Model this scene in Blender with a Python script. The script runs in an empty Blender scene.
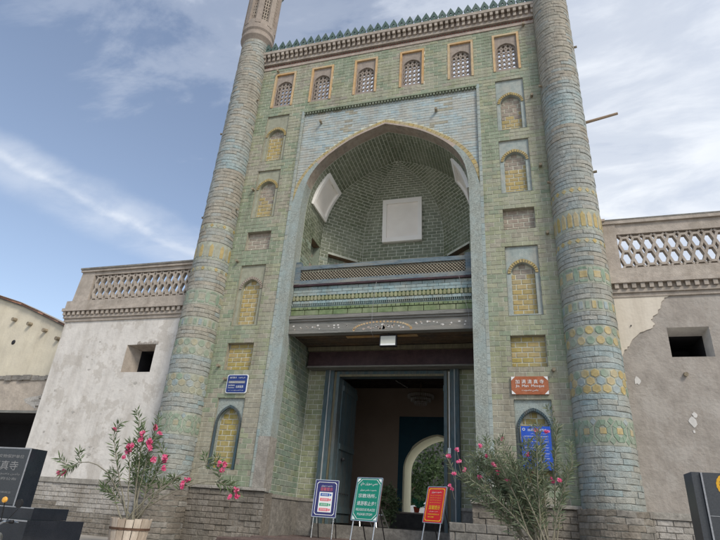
import bpy, math, random
from mathutils import Vector, Matrix, noise
random.seed(7)
R = random.random
U = random.uniform
D = bpy.data
scene = bpy.context.scene
COL = scene.collection
PI = math.pi

# ------------------------------------------------------------------ camera
CAMP = Vector((3.5587, -12.5813, 1.60))
yaw, pit, rol = math.radians(17.8476), math.radians(25.1655), math.radians(4.0765)
fw = Vector((-math.sin(yaw) * math.cos(pit), math.cos(yaw) * math.cos(pit), math.sin(pit)))
rt0 = Vector((math.cos(yaw), math.sin(yaw), 0))
up0 = rt0.cross(fw)
rt = rt0 * math.cos(rol) + up0 * math.sin(rol)
up = -rt0 * math.sin(rol) + up0 * math.cos(rol)
cd = D.cameras.new('camera')
cam = D.objects.new('camera', cd)
COL.objects.link(cam)
cam.matrix_world = Matrix(((rt.x, up.x, -fw.x, CAMP.x), (rt.y, up.y, -fw.y, CAMP.y), (rt.z, up.z, -fw.z, CAMP.z), (0, 0, 0, 1)))
cd.sensor_width = 36
cd.lens = 36 * 528.0 / 720
cd.clip_end = 2000
scene.camera = cam

# ------------------------------------------------------------------ light
SUN_EL, SUN_AZ = 44.0, 48.0          # azimuth measured from -y (towards the camera) to +x when positive
scene.view_settings.view_transform = 'Standard'
scene.view_settings.look = 'None'
scene.view_settings.gamma = 1
scene.view_settings.use_curve_mapping = False
scene.view_settings.exposure = 0.56
az = math.radians(SUN_AZ)
el = math.radians(SUN_EL)
sdir = Vector((math.sin(az) * math.cos(el), -math.cos(az) * math.cos(el), math.sin(el)))
sl = D.lights.new('sun', 'SUN')
sl.energy = 1.7
sl.angle = math.radians(16)
sl.color = (1.0, 0.93, 0.82)
sun = D.objects.new('sun', sl)
COL.objects.link(sun)
sun.rotation_euler = (-sdir).to_track_quat('-Z', 'Y').to_euler()
sun.location = (0, -20, 40)

w = D.worlds.new("World")
scene.world = w
w.use_nodes = True
nt = w.node_tree
nt.nodes.clear()


def N(nt, t, **kw):
    n = nt.nodes.new(t)
    for k, v in kw.items():
        setattr(n, k, v)
    return n


def world_nodes():
    L = nt.links.new
    out = N(nt, 'ShaderNodeOutputWorld')
    bg = N(nt, 'ShaderNodeBackground')
    bg.inputs[1].default_value = 0.145
    sky = N(nt, 'ShaderNodeTexSky')
    sky.sky_type = 'NISHITA'
    sky.sun_disc = False
    sky.sun_elevation = el
    sky.sun_rotation = math.atan2(sdir.x, sdir.y)
    sky.air_density = 1.0
    sky.dust_density = 1.6
    sky.ozone_density = 1.2
    hsv = N(nt, 'ShaderNodeHueSaturation')
    hsv.inputs['Saturation'].default_value = 0.86
    hsv.inputs['Value'].default_value = 0.92
    L(sky.outputs[0], hsv.inputs['Color'])
    tc = N(nt, 'ShaderNodeTexCoord')
    # project the view direction on a cloud layer plane
    sep = N(nt, 'ShaderNodeSeparateXYZ')
    L(tc.outputs['Generated'], sep.inputs[0])
    mz = N(nt, 'ShaderNodeMath', operation='MAXIMUM')
    L(sep.outputs[2], mz.inputs[0]); mz.inputs[1].default_value = 0.0
    az_ = N(nt, 'ShaderNodeMath', operation='ADD')
    L(mz.outputs[0], az_.inputs[0]); az_.inputs[1].default_value = 0.22
    dx = N(nt, 'ShaderNodeMath', operation='DIVIDE'); L(sep.outputs[0], dx.inputs[0]); L(az_.outputs[0], dx.inputs[1])
    dy = N(nt, 'ShaderNodeMath', operation='DIVIDE'); L(sep.outputs[1], dy.inputs[0]); L(az_.outputs[0], dy.inputs[1])
    cb = N(nt, 'ShaderNodeCombineXYZ'); L(dx.outputs[0], cb.inputs[0]); L(dy.outputs[0], cb.inputs[1])

    def noise_(scale, det, rough, dist, off, stretch=(1, 1, 1), rot=0):
        mp = N(nt, 'ShaderNodeMapping')
        mp.inputs['Location'].default_value = off
        mp.inputs['Scale'].default_value = stretch
        mp.inputs['Rotation'].default_value = (0, 0, rot)
        L(cb.outputs[0], mp.inputs[0])
        n = N(nt, 'ShaderNodeTexNoise')
        n.inputs['Scale'].default_value = scale
        n.inputs['Detail'].default_value = det
        n.inputs['Roughness'].default_value = rough
        n.inputs['Distortion'].default_value = dist
        L(mp.outputs[0], n.inputs['Vector'])
        return n.outputs[0]

    def ramp(fac, pts):
        r = N(nt, 'ShaderNodeValToRGB')
        r.color_ramp.interpolation = 'EASE'
        e = r.color_ramp.elements
        e[0].position, e[0].color = pts[0][0], (pts[0][1],) * 3 + (1,)
        e[1].position, e[1].color = pts[-1][0], (pts[-1][1],) * 3 + (1,)
        for p, c in pts[1:-1]:
            q = e.new(p); q.color = (c,) * 3 + (1,)
        L(fac, r.inputs[0])
        return r.outputs[0]

    def math2(op, a, b):
        m = N(nt, 'ShaderNodeMath', operation=op)
        for i, x in enumerate((a, b)):
            if isinstance(x, (int, float)): m.inputs[i].default_value = x
            else: L(x, m.inputs[i])
        return m.outputs[0]

    n1 = noise_(0.9, 8, 0.55, 0.35, (3.1, 1.7, 0))
    n2 = noise_(2.4, 9, 0.60, 0.5, (0.4, 5.2, 0), (1, 2.2, 1), 0.7)
    # more cloud to the east (+x), thinner to the west: a bank coming in
    east = math2('MULTIPLY', dx.outputs[0], 0.22)
    v = math2('ADD', math2('ADD', math2('MULTIPLY', n1, 0.50), math2('MULTIPLY', n2, 0.62)), east)
    mask = ramp(v, [(0.40, 0.03), (0.49, 0.26), (0.59, 0.62), (0.75, 1.0)])
    # one long streak of cirrus: a line in the layer plane a*x+b*y=c, wobbled by noise
    n3 = noise_(1.6, 6, 0.6, 0.2, (7.0, 2.0, 0))
    a_, b_, c_ = STREAK
    ln = math2('ADD', math2('MULTIPLY', dx.outputs[0], a_), math2('MULTIPLY', dy.outputs[0], b_))
    ln = math2('ADD', math2('SUBTRACT', ln, c_), math2('MULTIPLY', math2('SUBTRACT', n3, 0.5), 0.28))
    st = ramp(math2('ADD', math2('MULTIPLY', ln, 1.0), 0.5), [(0.34, 0.0), (0.46, 0.34), (0.49, 0.62), (0.52, 0.38), (0.60, 0.0)])
    brk = ramp(n2, [(0.35, 0.35), (0.6, 1.0)])
    m1 = math2('MULTIPLY', st, brk)
    mall = math2('SUBTRACT', math2('ADD', mask, m1), math2('MULTIPLY', mask, m1))
    # cloud colour: greyer where thick, brighter towards the horizon
    n4 = noise_(1.3, 7, 0.55, 0.3, (9, 4, 0))
    shade = ramp(n4, [(0.35, 0.0), (0.65, 1.0)])
    cm = N(nt, 'ShaderNodeMixRGB')
    cm.inputs[1].default_value = (*CLOUD_DARK, 1)
    cm.inputs[2].default_value = (*CLOUD_LIGHT, 1)
    low = ramp(sep.outputs[2], [(0.25, 0.55), (0.75, 0.0)])
    L(math2('MINIMUM', math2('ADD', math2('MULTIPLY', shade, 0.55), low), 1.0), cm.inputs[0])
    mx = N(nt, 'ShaderNodeMixRGB')
    L(mall, mx.inputs[0]); L(hsv.outputs[0], mx.inputs[1]); L(cm.outputs[0], mx.inputs[2])
    L(mx.outputs[0], bg.inputs[0])
    L(bg.outputs[0], out.inputs[0])


CLOUD_DARK = (3.3, 3.6, 4.2)
CLOUD_LIGHT = (5.0, 5.15, 5.3)
STREAK = (0.2, 0.6, 0.9)


def px_dir(u, v):
    """direction of a photograph pixel (720x540), used only to survey real directions of clouds"""
    return (fw * 528 + rt * (u - 360) + up * (270 - v)).normalized()


def layer(u, v):
    d = px_dir(u, v)
    return d.x / (d.z + .22), d.y / (d.z + .22)


p1, p2 = layer(30, 170), layer(190, 245)
nx_, ny_ = (p2[1] - p1[1]), -(p2[0] - p1[0])
ln_ = math.hypot(nx_, ny_)
STREAK = (nx_ / ln_, ny_ / ln_, (nx_ * p1[0] + ny_ * p1[1]) / ln_)
world_nodes()

# ------------------------------------------------------------------ materials
MATS = {}


def mat(name, cols, rough=.8, nscale=5, namt=.3, dirt=None, dirt_amt=0., dscale=1.2, bump=.25, bscale=45, spec=.3,
        metal=0, emit=None, stretch=(1, 1, 1), trans=0, streak=0., flake=(.44, .64)):
    if name in MATS: return MATS[name]
    m = D.materials.new(name)
    m.use_nodes = True
    nt = m.node_tree
    nt.nodes.clear()
    L = nt.links.new
    out = N(nt, 'ShaderNodeOutputMaterial')
    b = N(nt, 'ShaderNodeBsdfPrincipled')
    b.inputs['Roughness'].default_value = rough
    b.inputs['Metallic'].default_value = metal
    b.inputs['Specular IOR Level'].default_value = spec
    geo = N(nt, 'ShaderNodeNewGeometry')
    if isinstance(cols[0], (int, float)): cols = [cols]
    if len(cols) == 1:
        rgb = N(nt, 'ShaderNodeRGB'); rgb.outputs[0].default_value = (*cols[0], 1); c = rgb.outputs[0]
    else:
        oi = N(nt, 'ShaderNodeObjectInfo')
        ad = N(nt, 'ShaderNodeMath', operation='ADD')
        L(oi.outputs['Random'], ad.inputs[0]); L(geo.outputs['Random Per Island'], ad.inputs[1])
        fr = N(nt, 'ShaderNodeMath', operation='FRACT'); L(ad.outputs[0], fr.inputs[0])
        r = N(nt, 'ShaderNodeValToRGB')
        e = r.color_ramp.elements
        e[0].position = 0; e[0].color = (*cols[0], 1)
        e[1].position = 1; e[1].color = (*cols[-1], 1)
        for i, q in enumerate(cols[1:-1]):
            k = e.new((i + 1) / (len(cols) - 1)); k.color = (*q, 1)
        L(fr.outputs[0], r.inputs[0]); c = r.outputs[0]
    mp = N(nt, 'ShaderNodeMapping'); mp.inputs['Scale'].default_value = stretch
    L(geo.outputs['Position'], mp.inputs[0])
    n1 = N(nt, 'ShaderNodeTexNoise'); n1.inputs['Scale'].default_value = nscale; n1.inputs['Detail'].default_value = 7
    n1.inputs['Roughness'].default_value = .65
    L(mp.outputs[0], n1.inputs['Vector'])
    mr = N(nt, 'ShaderNodeMapRange'); mr.inputs['From Min'].default_value = .3; mr.inputs['From Max'].default_value = .7
    mr.inputs['To Min'].default_value = 1 - namt; mr.inputs['To Max'].default_value = 1 + namt * .7
    L(n1.outputs[0], mr.inputs[0])
    h = N(nt, 'ShaderNodeHueSaturation'); L(c, h.inputs['Color']); L(mr.outputs[0], h.inputs['Value'])
    c = h.outputs[0]
    if dirt:
        n2 = N(nt, 'ShaderNodeTexNoise'); n2.inputs['Scale'].default_value = dscale; n2.inputs['Detail'].default_value = 8
        n2.inputs['Roughness'].default_value = .7
        L(mp.outputs[0], n2.inputs['Vector'])
        r2 = N(nt, 'ShaderNodeMapRange'); r2.inputs['From Min'].default_value = flake[0]; r2.inputs['From Max'].default_value = flake[1]
        r2.inputs['To Min'].default_value = 0; r2.inputs['To Max'].default_value = dirt_amt
        L(n2.outputs[0], r2.inputs[0])
        mx = N(nt, 'ShaderNodeMixRGB'); L(r2.outputs[0], mx.inputs[0]); L(c, mx.inputs[1]); mx.inputs[2].default_value = (*dirt, 1)
        c = mx.outputs[0]
    if streak:      # rain-washed grime: long vertical stains that belong to the surface
        m4 = N(nt, 'ShaderNodeMapping'); m4.inputs['Scale'].default_value = (2.6, 2.6, .33)
        L(geo.outputs['Position'], m4.inputs[0])
        n4 = N(nt, 'ShaderNodeTexNoise'); n4.inputs['Scale'].default_value = 1.0; n4.inputs['Detail'].default_value = 9; n4.inputs['Roughness'].default_value = .72
        L(m4.outputs[0], n4.inputs['Vector'])
        r4 = N(nt, 'ShaderNodeMapRange'); r4.inputs['From Min'].default_value = .46; r4.inputs['From Max'].default_value = .68
        r4.inputs['To Min'].default_value = 0; r4.inputs['To Max'].default_value = streak
        L(n4.outputs[0], r4.inputs[0])
        x4 = N(nt, 'ShaderNodeMixRGB'); x4.blend_type = 'MULTIPLY'
        L(r4.outputs[0], x4.inputs[0]); L(c, x4.inputs[1]); x4.inputs[2].default_value = (.46, .41, .35, 1)
        c = x4.outputs[0]
    L(c, b.inputs['Base Color'])
    if bump:
        n3 = N(nt, 'ShaderNodeTexNoise'); n3.inputs['Scale'].default_value = bscale; n3.inputs['Detail'].default_value = 6
        L(mp.outputs[0], n3.inputs['Vector'])
        bp = N(nt, 'ShaderNodeBump'); bp.inputs['Strength'].default_value = bump; bp.inputs['Distance'].default_value = .02
        L(n3.outputs[0], bp.inputs['Height']); L(bp.outputs[0], b.inputs['Normal'])
    if emit:
        b.inputs['Emission Color'].default_value = (*emit[0], 1); b.inputs['Emission Strength'].default_value = emit[1]
    sh = b.outputs[0]
    if trans:
        t = N(nt, 'ShaderNodeBsdfTranslucent'); L(c, t.inputs[0])
        ms = N(nt, 'ShaderNodeMixShader'); ms.inputs[0].default_value = trans
        L(b.outputs[0], ms.inputs[1]); L(t.outputs[0], ms.inputs[2]); sh = ms.outputs[0]
    L(sh, out.inputs[0])
    MATS[name] = m
    return m


WORN = (.30, .28, .24)
m_mortar = mat('mortar_pale', (.60, .60, .50), .9, 7, .22, (.42, .39, .32), .6, 1.3, streak=.5)
m_mortar_dark = mat('mortar_grey', (.56, .58, .50), .9, 7, .25, (.40, .40, .34), .5, 1.5)
m_sage = mat('glaze_sage', [(.28, .305, .19), (.31, .33, .21), (.35, .36, .24), (.305, .33, .225), (.345, .35, .26)], .5, 9, .26, (.37, .345, .28), .65, 1.1, .35, 60, .4, streak=.5)
m_sage2 = mat('glaze_green', [(.225, .275, .18), (.25, .30, .20), (.275, .32, .22), (.24, .295, .205)], .45, 9, .26, (.34, .33, .26), .5, 1.3, .3, 60, .4, streak=.5)
m_pale = mat('glaze_worn', [(.35, .33, .26), (.39, .37, .29), (.32, .305, .25)], .7, 9, .28, (.28, .26, .215), .5, 1.3, .35, 60, .25, streak=.5)
m_blue = mat('glaze_pale_blue', [(.36, .44, .45), (.41, .47, .475), (.34, .43, .45), (.43, .47, .45), (.40, .42, .395)], .5, 7, .24, (.44, .415, .355), .75, 1.3, .3, 60, .35, streak=.35)
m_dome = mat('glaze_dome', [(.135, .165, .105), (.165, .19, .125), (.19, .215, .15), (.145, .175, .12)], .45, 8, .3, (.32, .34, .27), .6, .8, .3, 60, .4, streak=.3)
m_olive = mat('glaze_olive', [(.24, .27, .15), (.28, .30, .18), (.31, .33, .21), (.24, .28, .18)], .55, 8, .25, (.36, .35, .28), .5, 1.3, .3, 60, .3)
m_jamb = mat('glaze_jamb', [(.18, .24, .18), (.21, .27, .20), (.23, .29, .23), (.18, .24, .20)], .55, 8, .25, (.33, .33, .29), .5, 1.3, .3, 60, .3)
m_yell = mat('glaze_ochre', [(.36, .28, .07), (.40, .32, .10), (.33, .265, .08), (.41, .33, .13)], .45, 8, .28, (.37, .33, .23), .45, 2, .3, 60, .4)
m_yellp = mat('glaze_pale_ochre', [(.41, .31, .11), (.44, .335, .135), (.39, .305, .14), (.37, .29, .10)], .5, 8, .28, (.38, .33, .23), .4, 1.6, .3, 60, .35)
m_mauve = mat('glaze_mauve', [(.31, .255, .21), (.35, .29, .235), (.29, .25, .21)], .7, 8, .3, (.36, .33, .28), .5, 2, .3, 60, .25)
m_orange = mat('tile_orange', [(.52, .31, .12), (.58, .38, .18), (.50, .40, .24)], .5, 8, .2, (.45, .40, .32), .45, 2, .3, 60, .4)
m_colgrey = mat('glaze_blue_grey', [(.30, .335, .325), (.345, .365, .345), (.29, .335, .33), (.35, .36, .325), (.375, .375, .34)], .6, 9, .3, (.335, .315, .265), .6, 1.2, .8, 34, .25, streak=.5)
m_colblue = mat('glaze_col_blue', [(.27, .355, .365), (.31, .37, .375), (.34, .38, .365)], .55, 9, .3, (.345, .335, .295), .7, 1.2, .8, 34, .3, streak=.4)
m_colbeige = mat('brick_beige', [(.36, .335, .285), (.39, .36, .30), (.34, .33, .28), (.37, .355, .31)], .8, 9, .3, (.28, .26, .22), .5, 1.4, .8, 34, .25, streak=.5)
m_colmort = mat('column_mortar', (.27, .275, .25), .9, 8, .3, (.20, .185, .16), .5, 1.5)
m_band_g = mat('mosaic_green', [(.19, .28, .20), (.225, .305, .225), (.25, .31, .24)], .5, 9, .28, (.34, .35, .295), .55, 2.0, .2, 60, .4, streak=.35)
m_band_y = mat('mosaic_ochre', [(.45, .355, .15), (.42, .34, .165), (.47, .375, .19)], .5, 9, .25, (.39, .37, .30), .6, 2.0, .2, 60, .4, streak=.35)
m_band_b = mat('mosaic_blue', [(.28, .355, .37), (.32, .37, .37)], .5, 9, .25, (.36, .36, .32), .6, 2.0, .2, 60, .4, streak=.3)
m_colblueL = mat('faded_mosaic', [(.34, .34, .245), (.38, .35, .235), (.32, .335, .26), (.36, .335, .26)], .6, 9, .25, (.32, .325, .275), .6, 2.0, .3, 50, .3, streak=.4)
m_bandgL = mat('faded_green', [(.235, .31, .235), (.27, .335, .25)], .6, 9, .25, (.33, .335, .28), .55, 2.0, .3, 50, .3, streak=.4)
m_bandmort = mat('band_mortar', (.37, .39, .325), .9, 9, .3, (.29, .285, .245), .6, 1.6, streak=.4)
m_latt = mat('window_plaster', [(.32, .27, .235), (.36, .31, .265)], .9, 8, .25, (.25, .22, .19), .5, 2, .4, 40, .15)
m_nsur = mat('niche_surround', (.34, .345, .265), .7, 8, .25, (.30, .30, .24), .6, 1.6, .4, 40, .25, streak=.4)
m_nsurb = mat('niche_surround_blue', (.33, .385, .37), .6, 8, .25, (.40, .39, .34), .7, 2.0, .4, 40, .25, streak=.35)
m_tan = mat('tan_render', (.47, .41, .345), .95, 3, .2, (.34, .30, .26), .7, 1.6, .7, 14, .1, streak=.3, flake=(.5, .6))
m_unseen_balfloor = mat('unseen_balcony_floor_bounce', (.55, .53, .48), .9, 5, .2)  # unseen floor, made pale so its bounce brightens the vault
m_pieredge = mat('pier_edge_blue', [(.31, .39, .39), (.35, .40, .385), (.37, .39, .345)], .7, 9, .25, (.35, .36, .30), .6, 1.2, .4, 50, .25, streak=.3)
m_grey = mat('render_grey', (.335, .365, .335), .85, 24, .4, (.35, .43, .43), .75, 1.3, .8, 50, .25, streak=.35)
m_stone = mat('stone_slab', (.34, .32, .285), .85, 10, .35, (.22, .20, .175), .6, 1.6, .6, 30, .2)
m_stone_d = mat('worn_block', [(.20, .19, .17), (.25, .235, .21), (.30, .28, .25)], .9, 10, .4, (.13, .12, .11), .7, 1.4, .5, 30, .2)
m_plbrick = mat('plinth_brick', [(.24, .215, .18), (.28, .25, .215), (.21, .19, .16), (.31, .285, .25)], .95, 12, .38, (.15, .135, .115), .7, 1.3, .9, 22, .1, streak=.4)
m_wwbrick = mat('whitewashed_brick', [(.43, .405, .37), (.49, .465, .43), (.38, .355, .32), (.51, .49, .46)], .95, 12, .32, (.29, .265, .23), .8, 1.1, .9, 22, .1, streak=.4)
m_white = mat('whitewash', (.66, .63, .59), .92, 3, .12, (.52, .485, .44), .75, 1.6, .6, 9, .12, streak=.32, flake=(.535, .575))
m_cream = mat('cream_render', (.66, .60, .51), .9, 2, .10, (.55, .49, .41), .5, 1.2, .3, 14, .15, streak=.3)
m_mud = mat('mud_render', (.37, .335, .30), .95, 3, .2, (.44, .41, .375), .6, 1.3, .7, 16, .1, streak=.22, flake=(.50, .60))
m_creamL = mat('cream_wall_left', (.68, .62, .49), .9, 2, .1, (.50, .46, .38), .7, .35, .3, 14, .15, streak=.25)
m_trim = mat('cast_plaster', [(.43, .38, .33), (.47, .415, .36)], .9, 6, .25, (.31, .27, .23), .55, 1.6, .5, 40, .15, streak=.4)
m_terra = mat('terracotta_tile', [(.36, .19, .13), (.30, .16, .11), (.26, .16, .12)], .85, 8, .3)
m_pinkb = mat('pink_brick', [(.42, .34, .29), (.45, .375, .32)], .85, 8, .25, WORN, .5, 1.5)
m_redb = mat('red_brick', [(.22, .10, .08), (.26, .13, .10)], .85, 8, .25)
m_merlon = mat('merlon_glaze', [(.07, .115, .105), (.085, .135, .12), (.10, .15, .135)], .6, 9, .3, (.17, .19, .17), .4, 3, .2, 60, .2)
m_pgreen = mat('cornice_green', [(.13, .19, .08), (.17, .23, .10), (.20, .25, .125)], .45, 8, .28, (.28, .28, .20), .5, 2, .2, 60, .4, streak=.4)
m_teeth = mat('teeth_olive', [(.30, .31, .17), (.27, .29, .16), (.33, .33, .20)], .55, 8, .25, WORN, .5, 2, streak=.4)
m_cblue = mat('cornice_blue', [(.26, .375, .40), (.30, .41, .42), (.28, .36, .37)], .5, 8, .25, (.37, .38, .33), .75, 1.8, .2, 60, .35, streak=.5)
m_railw = mat('rail_wood_blue', (.13, .18, .215), .75, 14, .45, (.29, .28, .24), .8, 2.4, .5, 60, .3, stretch=(.35, 1, 2))
m_lattw = mat('lattice_wood', (.33, .29, .22), .8, 12, .3)
m_beam = mat('beam_wood', (.20, .20, .185), .8, 14, .4, (.29, .27, .24), .7, 3, .5, 60, .3, stretch=(.2, 1, 2.5))
m_soffit = mat('soffit_wood_slot_shade', [(.09, .075, .06), (.12, .095, .07), (.075, .065, .055)], .75, 10, .4, (.20, .11, .05), .5, 1.3, .3, 40)
m_maroon = mat('maroon_paint', (.045, .022, .026), .5, 6, .35, (.075, .045, .045), .5, 1.5, .2, 30)
m_dfblue = mat('frame_blue', (.055, .095, .115), .7, 14, .4, (.12, .115, .10), .75, 3, .3, 60, stretch=(2, 2, .3))
m_dfyell = mat('frame_ochre', (.17, .155, .10), .7, 14, .35, (.10, .09, .07), .6, 3, .3, 60, stretch=(2, 2, .3))
m_dfwhite = mat('frame_pale', (.44, .46, .46), .6, 14, .25, (.25, .24, .22), .5, 3, .3, 60, stretch=(2, 2, .3))
m_door = mat('door_wood', [(.09, .14, .16), (.075, .12, .14), (.11, .15, .16)], .6, 14, .4, (.14, .12, .10), .6, 2.2, .4, 60, stretch=(2, 2, .3))
m_iron = mat('iron', (.035, .035, .037), .5, 20, .4)
m_wwhite = mat('white_frame', (.93, .91, .88), .7, 4, .04, (.84, .80, .75), .3, 2, .1, 20)
m_wpanel = mat('white_panel', (.92, .88, .83), .8, 2, .05, (.84, .78, .72), .35, 1.5, .15, 20)
m_hole = mat('unlit_black', (.03, .03, .035), .9, 3, .2)
m_steel = mat('steel_tube', (.55, .56, .57), .3, 10, .15, spec=.5, metal=.9)
m_black = mat('black_plastic', (.02, .02, .022), .4, 10, .2)
m_wood = mat('raw_timber', (.42, .32, .23), .8, 10, .3, (.25, .17, .11), .5, 4, .4, 40, stretch=(.3, 2, 2))
m_log = mat('log_end', [(.30, .26, .19), (.36, .30, .22)], .9, 16, .35, (.14, .11, .08), .5, 6, .5, 40)
m_granite = mat('black_granite', (.022, .028, .038), .10, 60, .35, (.05, .055, .065), .3, 3, .02, 90, .6, streak=.3)
m_granite_r = mat('granite_face', (.045, .05, .058), .3, 60, .3, (.08, .085, .09), .3, 80, .02, 90, .5)
m_edge = mat('polished_edge', (.30, .31, .33), .3, 30, .2)
m_letter = mat('carved_letters', (.30, .30, .30), .7, 30, .2)
m_gold = mat('gold_paint', (.70, .38, .03), .4, 20, .15)
m_ground = mat('ground_dust', (.38, .35, .31), .95, 3, .25, (.28, .26, .23), .6, .7, .6, 25, .1)
m_terrace = mat('terrace_stone', [(.13, .10, .09), (.17, .125, .11), (.11, .095, .09)], .9, 10, .35, (.09, .06, .055), .5, 1.5, .5, 30, .15)
m_green_s = mat('sign_teal', (.002, .22, .14), .35, 4, .05, bump=0, spec=.5)
m_red_s = mat('sign_red', (.62, .018, .016), .32, 4, .05, bump=0, spec=.5)
m_navy_s = mat('sign_navy', (.022, .022, .13), .35, 4, .05, bump=0, spec=.5)
m_brown_s = mat('sign_brown', (.36, .11, .045), .45, 8, .2, (.42, .18, .10), .5, 4, 0)
m_blue_s = mat('sign_blue', (.02, .085, .50), .4, 4, .12, (.03, .12, .55), .4, 3, 0)
m_plaq_s = mat('plaque_blue', (.022, .045, .19), .4, 4, .08, bump=0)
m_wt = mat('print_white', (.78, .80, .80), .5, 10, .05, bump=0)
m_yt = mat('print_yellow', (.85, .62, .03), .5, 10, .05, bump=0)
m_pt = mat('print_pink', (.70, .16, .20), .5, 10, .05, bump=0)
m_bt = mat('print_blue', (.04, .13, .42), .5, 10, .05, bump=0)
m_gt = mat('print_green', (.08, .38, .22), .5, 10, .05, bump=0)
m_leaf = mat('oleander_leaf', [(.11, .17, .07), (.15, .21, .10), (.19, .24, .13), (.13, .19, .09)], .5, 10, .2, bump=0, spec=.4, trans=.3)
m_leaf2 = mat('oleander_leaf_grey', [(.14, .19, .11), (.18, .23, .14), (.23, .27, .18), (.15, .20, .12), (.27, .27, .16)], .55, 10, .2, bump=0, spec=.4, trans=.3)
m_stem = mat('oleander_stem', (.27, .25, .19), .8, 12, .3)
m_petal = mat('petal_pink', [(.75, .07, .22), (.85, .16, .36), (.68, .05, .17), (.90, .38, .54), (.80, .12, .26)], .6, 10, .1, bump=0, trans=.3)
m_stave = mat('pot_stave', [(.58, .49, .40), (.64, .56, .47), (.50, .42, .34)], .8, 10, .25, (.36, .28, .21), .6, 3, .3, 30, stretch=(2, 2, .4))
m_rust = mat('hoop_rust', (.13, .075, .05), .8, 12, .4)
m_soil = mat('soil', (.06, .045, .03), .95, 20, .4)
m_beige = mat('passage_beige', (.40, .315, .25), .85, 2, .12, (.30, .23, .18), .35, 1, .15, 14)
m_teal = mat('passage_teal', (.004, .06, .10), .55, 3, .15, (.006, .08, .12), .4, 2, .1, 20)
m_archc = mat('arch_cream', (.90, .85, .62), .75, 3, .05, bump=.1)
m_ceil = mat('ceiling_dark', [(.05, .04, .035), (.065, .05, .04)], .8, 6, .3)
m_tree = mat('tree_leaf', [(.035, .06, .02), (.05, .085, .03), (.07, .11, .04)], .6, 8, .2, bump=0, trans=.2)
m_bark = mat('bark', (.12, .09, .065), .9, 12, .4)
m_carw = mat('car_white', (.80, .81, .82), .18, 3, .02, bump=0, spec=.6)
m_glass = mat('car_glass', (.03, .04, .045), .06, 3, .05, bump=0, spec=.8)
m_brass = mat('dull_brass', (.16, .12, .07), .4, 10, .2)
m_crystal = mat('chandelier_glass', (.60, .58, .55), .15, 10, .2, bump=0, spec=.8)
m_amber = mat('amber_lens', (.85, .42, .06), .2, 20, .1, bump=0, spec=.6)
m_rflower = mat('red_flower_pot', (.50, .07, .03), .5, 20, .15, bump=0)
m_spall = mat('flaked_plaster', (.48, .455, .42), .95, 14, .3, (.38, .36, .33), .6, 6, .6, 30, .1)
m_patch = mat('white_patch', (.62, .60, .57), .9, 6, .15)
m_lampglass = mat('lamp_glass', (.55, .56, .50), .25, 4, .1, bump=0)
m_paving = mat('courtyard_paving', (.62, .60, .54), .8, 4, .15, (.5, .48, .43), .4, 1)  # pale tone chosen so the ground bounces light onto the arch lining
m_curb = mat('low_wall', (.10, .10, .10), .85, 6, .3)

# ------------------------------------------------------------------ builders
BASE = {}


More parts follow.
